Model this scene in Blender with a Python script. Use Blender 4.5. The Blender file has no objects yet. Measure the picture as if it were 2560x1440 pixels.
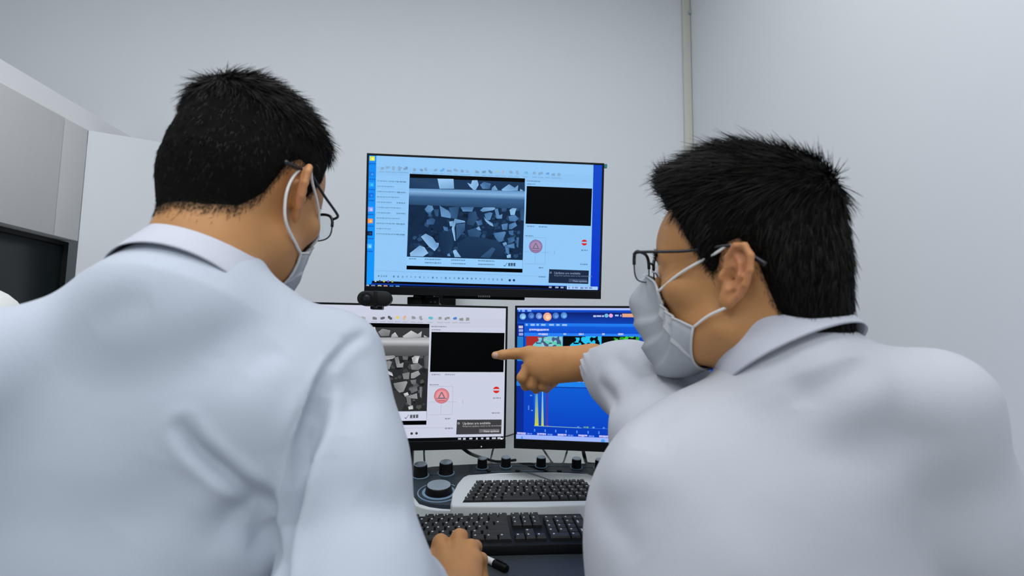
import bpy, bmesh, math, random
import numpy as np
from mathutils import Matrix, Vector

# ------------------------------------------------------------------ camera
W, H, F = 2560, 1440, 1300.0
def rotm(ax, a):
    c, s = math.cos(a), math.sin(a)
    return {'x': np.array([[1,0,0],[0,c,-s],[0,s,c]]), 'y': np.array([[c,0,s],[0,1,0],[-s,0,c]]),
            'z': np.array([[c,-s,0],[s,c,0],[0,0,1]])}[ax]
CAM = np.array([0.0, 0.0, 1.13])
CR = rotm('z', -math.radians(4.84)) @ rotm('x', math.pi/2 + math.atan(123/F)) @ rotm('z', .012)
def ray(px, py): return CR @ np.array([(px-W/2)/F, -(py-H/2)/F, -1.0])
def at(px, py, Y):
    d = ray(px, py); return CAM + d*(Y/d[1])
def atz(px, py, z):
    d = ray(px, py); return CAM + d*((z-CAM[2])/d[2])
def atx(px, py, x):
    d = ray(px, py); return CAM + d*(x/d[0])
def atpl(px, py, p0, n):
    d = ray(px, py); return CAM + d*(np.dot(np.asarray(p0)-CAM, n)/np.dot(d, n))
def proj(P):
    q = (np.asarray(P)-CAM) @ CR
    return np.stack([W/2+F*q[..., 0]/-q[..., 2], H/2-F*q[..., 1]/-q[..., 2]], -1)

scene = bpy.context.scene
COL = scene.collection
cd = bpy.data.cameras.new('camera'); cam = bpy.data.objects.new('camera', cd); COL.objects.link(cam)
cd.sensor_width = 36.0; cd.lens = 36.0*F/W; cd.clip_start = .01
M4 = Matrix(CR.tolist()).to_4x4(); M4.translation = Vector(CAM); cam.matrix_world = M4
cd.dof.use_dof = True; cd.dof.focus_distance = 1.05; cd.dof.aperture_fstop = 4.0
scene.camera = cam
cy = scene.cycles
cy.max_bounces = 5; cy.diffuse_bounces = 4; cy.glossy_bounces = 2; cy.transmission_bounces = 2; cy.transparent_max_bounces = 6
cy.sample_clamp_indirect = 4.0; cy.use_adaptive_sampling = True; cy.adaptive_threshold = .04; cy.caustics_reflective = False; cy.caustics_refractive = False

# ------------------------------------------------------------------ light and exposure
EXPO = 0.0
vs = scene.view_settings
vs.view_transform = 'Standard'; vs.look = 'None'; vs.gamma = 1.0; vs.exposure = EXPO; vs.use_curve_mapping = False
wd = bpy.data.worlds.new('world'); scene.world = wd; wd.use_nodes = True
wd.node_tree.nodes['Background'].inputs[0].default_value = (.60, .66, .74, 1)
wd.node_tree.nodes['Background'].inputs[1].default_value = .25
CEIL = 2.8
def area(name, loc, sx, sy, watts, col=(.945, .975, 1.0)):
    l = bpy.data.lights.new(name, 'AREA'); l.shape = 'RECTANGLE'; l.size = sx; l.size_y = sy; l.energy = watts; l.color = col
    o = bpy.data.objects.new(name, l); COL.objects.link(o); o.location = loc
    return o
LAMPS = [(-.85, .45), (.25, .45), (-.85, -1.3), (.25, -1.3)]
for (x, y) in LAMPS:
    area('panel_light_glow', (x, y, CEIL-.035), .56, 1.1, 9.3 if y > 0 else 12)

# ------------------------------------------------------------------ helpers
def lin(r, g, b):
    f = lambda c: c/12.92 if c <= .04045 else ((c+.055)/1.055)**2.4
    return (f(r/255), f(g/255), f(b/255))
MATS = {}
def mat(name, col, rough=.6, metal=0, spec=.5, noise=0, nscale=30, bump=0, bscale=200, attr=None, sss=0, coat=0, sheen=0, streak=None):
    m = bpy.data.materials.new(name); m.use_nodes = True; nt = m.node_tree; b = nt.nodes['Principled BSDF']
    b.inputs['Roughness'].default_value = rough; b.inputs['Metallic'].default_value = metal
    b.inputs['Specular IOR Level'].default_value = spec
    if coat: b.inputs['Coat Weight'].default_value = coat
    if sheen:
        b.inputs['Sheen Weight'].default_value = sheen
    c4 = (*col, 1)
    tc = nt.nodes.new('ShaderNodeTexCoord')
    src = None
    if attr:
        a = nt.nodes.new('ShaderNodeAttribute'); a.attribute_name = attr; src = a.outputs['Color']
    mp = nt.nodes.new('ShaderNodeMapping'); nt.links.new(tc.outputs['Object'], mp.inputs[0])
    if streak: mp.inputs['Scale'].default_value = streak
    if noise:
        n = nt.nodes.new('ShaderNodeTexNoise'); n.inputs['Scale'].default_value = nscale; n.inputs['Detail'].default_value = 5
        nt.links.new(mp.outputs[0], n.inputs['Vector'])
        r = nt.nodes.new('ShaderNodeMapRange'); r.inputs['To Min'].default_value = 1-noise; r.inputs['To Max'].default_value = 1+noise
        nt.links.new(n.outputs['Fac'], r.inputs['Value'])
        mx = nt.nodes.new('ShaderNodeMix'); mx.data_type = 'RGBA'; mx.blend_type = 'MULTIPLY'; mx.inputs[0].default_value = 1
        if src: nt.links.new(src, mx.inputs[6])
        else: mx.inputs[6].default_value = c4
        nt.links.new(r.outputs[0], mx.inputs[7]); src = mx.outputs[2]
    if src: nt.links.new(src, b.inputs['Base Color'])
    else: b.inputs['Base Color'].default_value = c4
    if sss:
        b.inputs['Subsurface Weight'].default_value = sss; b.inputs['Subsurface Radius'].default_value = (.9, .35, .2)
        b.inputs['Subsurface Scale'].default_value = .006
    if bump:
        n2 = nt.nodes.new('ShaderNodeTexNoise'); n2.inputs['Scale'].default_value = bscale; n2.inputs['Detail'].default_value = 4
        nt.links.new(mp.outputs[0], n2.inputs['Vector'])
        bp = nt.nodes.new('ShaderNodeBump'); bp.inputs['Strength'].default_value = bump; bp.inputs['Distance'].default_value = .002
        nt.links.new(n2.outputs['Fac'], bp.inputs['Height']); nt.links.new(bp.outputs[0], b.inputs['Normal'])
    MATS[name] = m; return m

mat('wall_paint', (.785, .81, .84), .75, spec=.25, noise=.02, nscale=3, bump=.06, bscale=160)
mat('ceiling_paint', (.8, .8, .79), .85, noise=.02, nscale=4)
mat('floor_vinyl', (.42, .43, .44), .4, noise=.08, nscale=12)
mat('cream_plastic', (.66, .65, .58), .5, noise=.03, nscale=20)
mat('grey_green_plastic', (.42, .50, .46), .5, noise=.05)
mat('cabinet_grey', (.62, .615, .625), .55, noise=.02, nscale=14, streak=(6, 6, .4))
mat('cabinet_white', (.88, .89, .90), .5, noise=.015, nscale=6)
mat('dark_glass', (.010, .015, .017), .25, spec=.3, noise=.2, nscale=4)
mat('black_gap', (.008, .008, .008), .7, noise=.1)
mat('desk_white', (.61, .635, .62), .42, noise=.02, nscale=9)
mat('desk_mat', (.030, .037, .043), .5, noise=.12, nscale=40, bump=.12, bscale=500)
mat('black_plastic', (.006, .0065, .0065), .45, spec=.25, noise=.15, nscale=60, bump=.05, bscale=900)
mat('satin_black', (.004, .0045, .0045), .4, spec=.2, noise=.1, nscale=50)
mat('bezel_grey', (.10, .105, .11), .5, noise=.05)
mat('panel_slate', (.030, .043, .056), .5, spec=.3, noise=.1, nscale=30, bump=.06, bscale=700)
mat('panel_line', lin(120, 150, 175), .45, noise=.05)
mat('white_plastic', (.62, .66, .67), .45, noise=.02, nscale=20)
mat('knob_black', (.004, .004, .0045), .5, spec=.2, noise=.1, nscale=80)
mat('knob_alu', (.42, .50, .58), .35, metal=.55, noise=.04, nscale=120)
mat('key_black', (.014, .015, .016), .42, spec=.4, noise=.12, nscale=90, bump=.05, bscale=900)
mat('key_legend', (.55, .56, .55), .6, noise=.05)
mat('key_well', (.006, .006, .006), .6, noise=.1)
mat('logo_blue', lin(60, 60, 160), .5, noise=.05)
mat('cable_black', (.007, .007, .008), .5, spec=.3, noise=.1)
mat('cable_grey', (.19, .20, .19), .5, noise=.1)
mat('coat_cloth_warm', (.525, .54, .585), .85, spec=.2, noise=.025, nscale=7, bump=.10, bscale=420, sheen=.15)
mat('coat_cloth', (.50, .545, .625), .85, spec=.2, noise=.025, nscale=7, bump=.10, bscale=420, sheen=.15)
mat('collar_cloth', (.56, .575, .65), .85, spec=.2, noise=.025, nscale=7, bump=.10, bscale=420, sheen=.15)
mat('skin', (.4, .25, .15), .52, spec=.35, noise=.07, nscale=55, attr='Col', sss=.25, bump=.12, bscale=420)
mat('hair_black', (.0080, .0064, .0050), .55, spec=.13, noise=.3, nscale=80)
mat('hair_cap', (.005, .0045, .004), .9, spec=.05, noise=.3, nscale=90)
mat('mask_cloth', (.43, .455, .485), .85, noise=.03, nscale=30, bump=.12, bscale=700)
mat('mask_edge', (.55, .565, .58), .8, noise=.03, nscale=30, bump=.2, bscale=900)
mat('elastic', (.78, .78, .76), .8, noise=.04, nscale=200, bump=.2, bscale=900)
mat('frame_black', (.010, .011, .014), .25, noise=.1)
mat('frame_metal', (.35, .35, .37), .3, metal=.9, noise=.05)
mat('eye_white', (.7, .68, .65), .3, noise=.03)
mat('eye_dark', (.012, .008, .006), .2, noise=.1)
mat('pen_white', (.75, .76, .78), .35, noise=.02)
mat('chair_white', (.78, .79, .77), .55, noise=.02, nscale=9)
mat('chair_metal', (.3, .3, .31), .35, metal=.8, noise=.05)
mat('trouser_cloth', (.03, .035, .05), .85, noise=.1, nscale=40)
mat('shoe_black', (.015, .015, .016), .5, noise=.1)
def glass_mat():
    m = bpy.data.materials.new('lens_glass'); m.use_nodes = True; nt = m.node_tree; nt.nodes.clear()
    o = nt.nodes.new('ShaderNodeOutputMaterial'); mx = nt.nodes.new('ShaderNodeMixShader')
    tr = nt.nodes.new('ShaderNodeBsdfTransparent'); gl = nt.nodes.new('ShaderNodeBsdfGlossy')
    tr.inputs[0].default_value = (.90, .93, .95, 1); gl.inputs['Roughness'].default_value = .03; gl.inputs[0].default_value = (.8, .9, 1, 1)
    fr = nt.nodes.new('ShaderNodeFresnel'); fr.inputs[0].default_value = 1.55
    nt.links.new(fr.outputs[0], mx.inputs[0]); nt.links.new(tr.outputs[0], mx.inputs[1]); nt.links.new(gl.outputs[0], mx.inputs[2])
    nt.links.new(mx.outputs[0], o.inputs[0]); MATS['lens_glass'] = m
glass_mat()
def emit_mat(name, col, strength, attr=None):
    m = bpy.data.materials.new(name); m.use_nodes = True; nt = m.node_tree; b = nt.nodes['Principled BSDF']
    b.inputs['Base Color'].default_value = (.0008, .0008, .001, 1); b.inputs['Roughness'].default_value = .45
    b.inputs['Specular IOR Level'].default_value = .05
    b.inputs['Emission Strength'].default_value = strength
    if attr:
        a = nt.nodes.new('ShaderNodeAttribute'); a.attribute_name = attr; nt.links.new(a.outputs['Color'], b.inputs['Emission Color'])
    else: b.inputs['Emission Color'].default_value = (*col, 1)
    m.cycles.emission_sampling = 'NONE'
    MATS[name] = m; return m
emit_mat('screen_pixels', None, 1.0/2**EXPO, 'Col')
emit_mat('lamp_diffuser', (.95, .98, 1), 2.0)

def mesh_obj(name, verts, faces, material, parent=None, smooth=False, cols=None, fmats=None):
    me = bpy.data.meshes.new(name)
    verts = np.asarray(verts, dtype=np.float64).reshape(-1, 3)
    if isinstance(faces, np.ndarray):
        k = faces.shape[1]; nf = len(faces)
        me.vertices.add(len(verts)); me.vertices.foreach_set('co', verts.ravel())
        me.loops.add(nf*k); me.loops.foreach_set('vertex_index', faces.astype(np.int32).ravel())
        me.polygons.add(nf); me.polygons.foreach_set('loop_start', np.arange(0, nf*k, k, dtype=np.int32))
        me.update(calc_edges=True)
    else:
        me.from_pydata(verts.tolist(), [], [list(f) for f in faces])
    if smooth: me.polygons.foreach_set('use_smooth', np.ones(len(me.polygons), dtype=bool))
    for mm in (material if isinstance(material, (list, tuple)) else [material]): me.materials.append(MATS[mm])
    if fmats is not None: me.polygons.foreach_set('material_index', np.asarray(fmats, dtype=np.int32))
    if cols is not None:
        ca = me.color_attributes.new('Col', 'FLOAT_COLOR', 'POINT')
        c = np.ones((len(verts), 4)); c[:, :3] = cols; ca.data.foreach_set('color', c.ravel())
    me.update()
    o = bpy.data.objects.new(name, me); COL.objects.link(o)
    if parent is not None: o.parent = parent
    return o
def bm_obj(name, bm, material, parent=None, smooth=False):
    me = bpy.data.meshes.new(name); bmesh.ops.recalc_face_normals(bm, faces=bm.faces[:]); bm.to_mesh(me); bm.free()
    if smooth: me.polygons.foreach_set('use_smooth', np.ones(len(me.polygons), dtype=bool))
    for mm in (material if isinstance(material, (list, tuple)) else [material]): me.materials.append(MATS[mm])
    o = bpy.data.objects.new(name, me); COL.objects.link(o)
    if parent is not None: o.parent = parent
    return o
def smooth_by_angle(o, deg=35):
    me = o.data; me.polygons.foreach_set('use_smooth', np.ones(len(me.polygons), dtype=bool))
    bm = bmesh.new(); bm.from_mesh(me)
    for e in bm.edges:
        if len(e.link_faces) == 2 and e.calc_face_angle(0) > math.radians(deg): e.smooth = False
    bm.to_mesh(me); bm.free(); return o
def box_bm(bm, lo, hi, bevel=0, seg=2, mtx=None):
    r = bmesh.ops.create_cube(bm, size=1.0); vs_ = r['verts']
    lo, hi = Vector(lo), Vector(hi)
    bmesh.ops.scale(bm, vec=hi-lo, verts=vs_); bmesh.ops.translate(bm, vec=(lo+hi)/2, verts=vs_)
    if bevel:
        es = list({e for v in vs_ for e in v.link_edges})
        rr = bmesh.ops.bevel(bm, geom=es, offset=bevel, segments=seg, profile=.5, affect='EDGES')
        vs_ = list({v for f in rr['faces'] for v in f.verts} | {v for v in vs_ if v.is_valid})
    if mtx is not None: bmesh.ops.transform(bm, matrix=mtx, verts=vs_)
    return vs_
def box(name, lo, hi, material, parent=None, bevel=.002, seg=2, mtx=None):
    bm = bmesh.new(); box_bm(bm, lo, hi, bevel, seg, mtx); return smooth_by_angle(bm_obj(name, bm, material, parent))
def catmull(pts, n=8, closed=False):
    P = np.asarray(pts, float); out = []
    N = len(P); rng = range(N if closed else N-1)
    for i in rng:
        p0 = P[(i-1) % N] if closed or i > 0 else 2*P[0]-P[1]
        p1 = P[i]; p2 = P[(i+1) % N]
        p3 = P[(i+2) % N] if closed or i+2 < N else 2*P[-1]-P[-2]
        for t in np.linspace(0, 1, n, endpoint=False):
            out.append(.5*((2*p1)+(-p0+p2)*t+(2*p0-5*p1+4*p2-p3)*t*t+(-p0+3*p1-3*p2+p3)*t**3))
    if not closed: out.append(P[-1])
    return np.array(out)
def tube_arrays(pts, r, k=8, closed=False, flat=None):
    P = np.asarray(pts, float); n = len(P); r = np.broadcast_to(np.asarray(r, float), (n,))
    T = np.gradient(P, axis=0) if not closed else np.roll(P, -1, 0)-np.roll(P, 1, 0)
    T /= np.linalg.norm(T, axis=1)[:, None]+1e-12
    up = np.array([0, 0, 1.0]) if abs(T[0, 2]) < .9 else np.array([1.0, 0, 0])
    V = []; u = np.cross(T[0], up); u /= np.linalg.norm(u)
    for i in range(n):
        u = u-T[i]*np.dot(u, T[i]); u /= np.linalg.norm(u)+1e-12; w = np.cross(T[i], u)
        for j in range(k):
            a = 2*math.pi*j/k; V.append(P[i]+r[i]*(math.cos(a)*u*(flat[0] if flat else 1)+math.sin(a)*w*(flat[1] if flat else 1)))
    Fq = []
    for i in range(n if closed else n-1):
        i2 = (i+1) % n
        for j in range(k):
            j2 = (j+1) % k; Fq.append((i*k+j, i*k+j2, i2*k+j2, i2*k+j))
    if not closed: Fq += [tuple(range(k-1, -1, -1)), tuple(range((n-1)*k, n*k))]
    return np.array(V), Fq
def tube(name, pts, r, material, parent=None, k=8, closed=False, flat=None):
    V, Fq = tube_arrays(pts, r, k, closed, flat); return mesh_obj(name, V, Fq, material, parent, smooth=True)
def lathe_arrays(prof, k=28, mtx=None):
    V = []; Fq = []
    for (r, z) in prof:
        for j in range(k):
            a = 2*math.pi*j/k; V.append((r*math.cos(a), r*math.sin(a), z))
    n = len(prof)
    for i in range(n-1):
        for j in range(k):
            j2 = (j+1) % k; Fq.append((i*k+j, i*k+j2, (i+1)*k+j2, (i+1)*k+j))
    Fq += [tuple(range(k-1, -1, -1)), tuple(range((n-1)*k, n*k))]
    V = np.array(V)
    if mtx is not None: V = V @ np.array(mtx.to_3x3()).T + np.array(mtx.translation)
    return V, Fq
def lathe(name, prof, material, parent=None, k=28, mtx=None):
    V, Fq = lathe_arrays(prof, k, mtx); return smooth_by_angle(mesh_obj(name, V, Fq, material, parent), 40)
def prism(name, poly, vec, material, parent=None, bevel=0):
    """extrude a 3-D polygon by vec"""
    n = len(poly); P = np.asarray(poly, float); V = np.concatenate([P, P+np.asarray(vec)])
    Fq = [tuple(range(n-1, -1, -1)), tuple(range(n, 2*n))]+[(i, (i+1) % n, n+(i+1) % n, n+i) for i in range(n)]
    bm = bmesh.new(); vv = [bm.verts.new(v) for v in V]
    for f in Fq: bm.faces.new([vv[i] for i in f])
    if bevel: bmesh.ops.bevel(bm, geom=bm.edges[:], offset=bevel, segments=2, profile=.5, affect='EDGES')
    return smooth_by_angle(bm_obj(name, bm, material, parent))
def empty(name, loc, label, cat, group=None):
    o = bpy.data.objects.new(name, None); COL.objects.link(o); o.location = loc; o.empty_display_size = .05
    tag(o, label, cat, group); return o
def tag(o, label, cat, group=None):
    o['label'] = label; o['category'] = cat
    if group: o['group'] = group
    return o
def struct(o): o['kind'] = 'structure'; return o
def adopt(parent, *objs):
    """parent world-space meshes to an empty without moving them"""
    for o in objs:
        o.parent = parent; o.matrix_parent_inverse = Matrix.Translation(-Vector(parent.location))

# ------------------------------------------------------------------ the room
YB = 2.05; XR = .926; XL = -2.4; YN = -2.9
def plane_box(name, lo, hi, m):
    bm = bmesh.new(); box_bm(bm, lo, hi); return struct(bm_obj(name, bm, m))
plane_box('floor', (XL-.1, YN-.1, -.1), (XR+.1, YB+.1, 0), 'floor_vinyl')
plane_box('ceiling', (XL-.1, YN-.1, CEIL), (XR+.1, YB+.1, CEIL+.1), 'ceiling_paint')
plane_box('wall_back', (XL-.1, YB, 0), (XR+.1, YB+.1, CEIL), 'wall_paint')
plane_box('wall_right', (XR, YN, 0), (XR+.1, YB, CEIL), 'wall_paint')
plane_box('wall_left', (XL-.1, YN, 0), (XL, YB, CEIL), 'wall_paint')
plane_box('wall_front', (XL-.1, YN-.1, 0), (XR+.1, YN, CEIL), 'wall_paint')
# corner conduit: a pale plastic strip up the corner with a small clip
x0 = at(1706, 180, YB)[0]; x1 = at(1725, 180, YB)[0]
bm = bmesh.new(); box_bm(bm, (x0, YB-.016, .78), (x1, YB-.0005, CEIL-.002), .003)
tr = struct(smooth_by_angle(bm_obj('trim_1', bm, 'cream_plastic')))
zc = at(1723, 38, YB)[2]
bm = bmesh.new(); box_bm(bm, (x1-.010, YB-.026, zc-.008), (x1+.004, YB-.015, zc+.008), .003)
cl = bm_obj('conduit_clip', bm, 'grey_green_plastic', tr)
# ceiling panel lights
for i, (x, y) in enumerate(LAMPS):
    t = empty('ceiling_panel_light', (x, y, CEIL), ('flat white ceiling panel light over the desk, left of centre', 'flat white ceiling panel light over the desk, right of centre', 'flat white ceiling panel light behind the camera, left of centre', 'flat white ceiling panel light behind the camera, right of centre')[i], 'ceiling light', 'ceiling panel lights')
    bm = bmesh.new()
    for lo, hi in (((-.30, -.6, -.03), (.30, -.57, 0)), ((-.30, .57, -.03), (.30, .6, 0)), ((-.30, -.57, -.03), (-.27, .57, 0)), ((.27, -.57, -.03), (.30, .57, 0))):
        box_bm(bm, lo, hi)
    bm_obj('frame', bm, 'white_plastic', t)
    bm = bmesh.new(); box_bm(bm, (-.27, -.57, -.02), (.27, .57, -.005)); bm_obj('diffuser', bm, 'lamp_diffuser', t)

# ------------------------------------------------------------------ tall cabinet at the left
ZS = 1.81; XC = -1.29
t = empty('tall_cabinet', (-1.6, 1.5, 0), 'tall light grey cabinet with dark glass panel at the left edge of the photo', 'cabinet')
B = atz(220, 325, ZS); A = atz(330, 345, ZS); C = atz(520, 374, ZS)
zb = atx(195, 603, XC)[2]; yd = atx(149, 440, XC)[1]; ye = B[1]
parts = []
FT = atx(165, 245, XC-.004)[2]
parts.append(prism('fascia', [(XC-.004, .5, ZS+.0005), (XC-.004, YB-.003, ZS+.0005), (XC-.004, YB-.003, FT), (XC-.004, .5, FT)], (-.10, 0, 0), 'cabinet_white'))
parts.append(box('body', (XC-.42, .55, .0), (XC-.09, ye-.005, ZS-.001), 'cabinet_white', bevel=.002))
parts.append(box('door', (XC-.09, yd-.42, zb), (XC, yd-.0015, ZS-.001), 'cabinet_grey', bevel=.0012))
parts.append(box('door', (XC-.09, yd+.0015, zb), (XC, ye, ZS-.001), 'cabinet_grey', bevel=.0012))
parts.append(box('door', (XC-.09, yd-.85, zb), (XC, yd-.4235, ZS-.001), 'cabinet_grey', bevel=.0012))
yg = atx(166, 640, XC-.05)[1]
parts.append(box('glass_panel', (XC-.089, .6, .95), (XC-.05, yg-.016, zb-.014), 'dark_glass', bevel=.001))
bm = bmesh.new(); box_bm(bm, (XC-.089, .6, zb-.014), (XC-.046, yg, zb-.001)); box_bm(bm, (XC-.089, yg-.0155, .95), (XC-.046, yg, zb-.0145)); box_bm(bm, (XC-.089, .6, .93), (XC-.046, yg, .9495))
parts.append(bm_obj('glass_frame', bm, 'black_gap'))
parts.append(box('lower_door', (XC-.089, .6, .08), (XC-.03, yg, .925), 'cabinet_grey', bevel=.002))
# angled end panel running from the cabinet towards the back wall
D = at(520, 374, YB-.012)
nrm = np.array([D[1]-B[1], -(D[0]-B[0]), 0]); nrm /= np.linalg.norm(nrm)
parts.append(prism('end_panel', [(B[0], B[1]+.003, 0), (D[0], D[1]+.003, 0), (D[0]-nrm[0]*.02, D[1]-nrm[1]*.02+.003, 0), (B[0]-nrm[0]*.02, B[1]-nrm[1]*.02+.003, 0)], (0, 0, ZS-.001), 'wall_paint'))
for v in parts[-1].data.vertices:
    if v.co.z > 1: v.co.z = ZS+(D[2]-ZS)*(v.co.x-B[0])/(D[0]-B[0])
adopt(t, *parts)

# white rounded chair back at the left frame edge
c0 = at(-40, 840, .86)
t = empty('chair', (c0[0], .86, 0), 'white chair with rounded backrest at the far left edge, under the dark glass', 'chair')
def rounded_slab(name, cx, cy, cz, w, h, th, r, m, parent):
    pts = []
    for (sx, sz, a0) in ((1, 1, 0), (-1, 1, 90), (-1, -1, 180), (1, -1, 270)):
        for k in range(7):
            a = math.radians(a0+k*15); pts.append((cx+sx*(w/2-r)+r*math.cos(a), cy-th/2, cz+sz*(h/2-r)+r*math.sin(a)))
    o = prism(name, pts, (0, th, 0), m, parent, bevel=min(.008, th*.3)); return o
ztop = at(10, 716, .86)[2]
p = [rounded_slab('backrest', at(50, 770, .86)[0]-.21, .86, ztop-.2, .42, .40, .05, .07, 'chair_white', None)]
bx = at(50, 770, .86)[0]-.21
p.append(box('seat', (bx-.22, .88, .42), (bx+.22, 1.30, .48), 'chair_white', bevel=.02, seg=3))
p.append(box('back_bar', (bx-.03, .885, .45), (bx+.03, .90, ztop-.2), 'chair_metal', bevel=.004))
p.append(lathe('post', [(.03, .06), (.03, .42)], 'chair_metal', mtx=Matrix.Translation((bx, 1.09, 0))))
for k in range(5):
    a = 2*math.pi*k/5
    p.append(tube('leg', [(bx+.02*math.cos(a), 1.09+.02*math.sin(a), .075), (bx+.24*math.cos(a), 1.09+.24*math.sin(a), .02)], [.02, .016], 'chair_metal'))
adopt(t, *p)

# ------------------------------------------------------------------ desk
ZD = .75
t = empty('desk', (-.1, 1.4, 0), 'white desk carrying the monitors and both keyboards', 'desk')
p = [box('desk_top', (-.66, .775, ZD-.03), (XR-.01, YB-.01, ZD), 'desk_white', bevel=.003)]
for (x, y) in ((-.61, 1.15), (-.61, 1.98), (.85, 1.15), (.85, 1.98)):
    p.append(box('leg', (x-.025, y-.025, 0), (x+.025, y+.025, ZD-.03), 'chair_metal', bevel=.003))
p.append(box('modesty_panel', (-.58, 1.96, .3), (.82, 1.975, ZD-.03), 'desk_white'))
adopt(t, *p)
tag(box('desk_mat', (-.45, .78, ZD+.0003), (.52, .985, ZD+.0028), 'desk_mat', bevel=.001), 'dark grey desk mat under the front keyboard and pen', 'desk mat')

# ------------------------------------------------------------------ screen drawing
class Screen:
    """flat coloured shapes on one display plane; local metres: x right, z up, origin at the panel's centre"""
    def __init__(s, org, ex, ez):
        s.o, s.ex, s.ez = np.asarray(org, float), np.asarray(ex, float), np.asarray(ez, float)
        s.n = np.cross(s.ex, s.ez); s.n = -s.n if np.dot(s.n, CAM-s.o) < 0 else s.n
        s.V, s.F, s.C, s.k = [], [], [], 0
    def loc(s, px, py):
        q = atpl(px, py, s.o, s.n)-s.o; return np.array([q @ s.ex, q @ s.ez])
    def poly(s, pts, col, layer=None, cols=None):
        s.k += 1
        off = .00002*(layer if layer is not None else s.k % 40+10)
        b = len(s.V)
        for i, p in enumerate(pts):
            s.V.append(s.o+s.ex*p[0]+s.ez*p[1]+s.n*off); s.C.append(cols[i] if cols is not None else col)
        s.F.append(tuple(range(b, b+len(pts))))
    def rect(s, x0, z0, x1, z1, col, layer=None): s.poly([(x0, z0), (x1, z0), (x1, z1), (x0, z1)], col, layer)
    def grad(s, x0, z0, x1, z1, ctop, cbot, layer): s.poly([(x0, z0), (x1, z0), (x1, z1), (x0, z1)], None, layer, [cbot, cbot, ctop, ctop])
    def disc(s, x, z, r, col, layer, n=18): s.poly([(x+r*math.cos(2*math.pi*i/n), z+r*math.sin(2*math.pi*i/n)) for i in range(n)], col, layer)
    def ring(s, x, z, r, w, col, layer, n=24):
        for i in range(n):
            a, b = 2*math.pi*i/n, 2*math.pi*(i+1)/n
            s.poly([(x+r*math.cos(a), z+r*math.sin(a)), (x+r*math.cos(b), z+r*math.sin(b)), (x+(r-w)*math.cos(b), z+(r-w)*math.sin(b)), (x+(r-w)*math.cos(a), z+(r-w)*math.sin(a))], col, layer)
    def line(s, a, b, w, col, layer):
        a, b = np.asarray(a, float), np.asarray(b, float); d = b-a; d /= np.linalg.norm(d)+1e-9; q = np.array([-d[1], d[0]])*w/2
        s.poly([a+q, b+q, b-q, a-q], col, layer)
    def text(s, txt, x, z, size, col, layer):
        """typeset words (top-left of the line at x, z)"""
        cu = bpy.data.curves.new('txt', 'FONT'); cu.body = txt; cu.size = size; cu.fill_mode = 'FRONT'; cu.resolution_u = 2
        ob = bpy.data.objects.new('txt', cu); COL.objects.link(ob)
        dg = bpy.context.evaluated_depsgraph_get(); me = ob.evaluated_get(dg).to_mesh()
        vv = [v.co.copy() for v in me.vertices]
        for pl in me.polygons: s.poly([(x+vv[i].x, z-size*.75+vv[i].y) for i in pl.vertices], col, layer)
        bpy.data.objects.remove(ob); bpy.data.curves.remove(cu)
    def words(s, x, z, w, h, col, layer, rnd, gap=.3):
        """a line of print too small to read: short strokes"""
        c = x
        while c < x+w:
            l = rnd.uniform(.6, 2.2)*h; l = min(l, x+w-c)
            s.rect(c, z-h*rnd.uniform(.75, 1), c+l, z, col, layer); c += l+h*gap*rnd.uniform(.6, 1.6)
    def build(s, name, parent):
        return mesh_obj(name, s.V, s.F, 'screen_pixels', parent, cols=np.array(s.C))

def monitor(name, label, TL, TR, BL, bez, chin, group=None):
    """flat monitor from three outer corners (world); returns thing, Screen, (half w, z0, z1) of the lit area"""
    TL, TR, BL = map(np.asarray, (TL, TR, BL))
    ex = TR-TL; w = np.linalg.norm(ex); ex = ex/w
    ez = TL-BL; ez -= ex*np.dot(ex, ez); h = np.linalg.norm(ez); ez /= h
    n = np.cross(ex, ez)            # towards the viewer is -n
    n = n if np.dot(n, CAM-TL) > 0 else -n
    o = TL+ex*w/2-ez*h/2
    ctr = empty(name, tuple(o-ez*h/2), label, 'monitor', group)
    MX = Matrix(np.stack([ex, -n, ez], 1).tolist()).to_4x4(); MX.translation = Vector(o)   # local: x right, y away, z up
    def lbox(nm, lo, hi, m, bevel=.0008): return box(nm, lo, hi, m, bevel=bevel, mtx=MX)
    ps = []
    ps.append(lbox('housing', (-w/2, .004, -h/2), (w/2, .016, h/2), 'black_plastic', .002))
    ps.append(lbox('back_shell', (-w*.36, .0162, -h*.36), (w*.36, .05, h*.30), 'black_plastic', .008))
    bm = bmesh.new()
    box_bm(bm, (-w/2, 0, h/2-bez), (w/2, .0038, h/2), .0006, 1, MX); box_bm(bm, (-w/2, 0, -h/2), (w/2, .0038, -h/2+chin), .0006, 1, MX)
    box_bm(bm, (-w/2, 0, -h/2+chin+.00005), (-w/2+bez, .0038, h/2-bez-.00005), .0006, 1, MX); box_bm(bm, (w/2-bez, 0, -h/2+chin+.00005), (w/2, .0038, h/2-bez-.00005), .0006, 1, MX)
    ps.append(bm_obj('bezel', bm, 'satin_black'))
    adopt(ctr, *ps)
    s = Screen(o-n*.0030, ex, ez)
    s.hw = w/2-bez; s.z0 = -h/2+chin; s.z1 = h/2-bez; s.w = w; s.h = h; s.MX = MX; s.root = ctr
    return s

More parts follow.
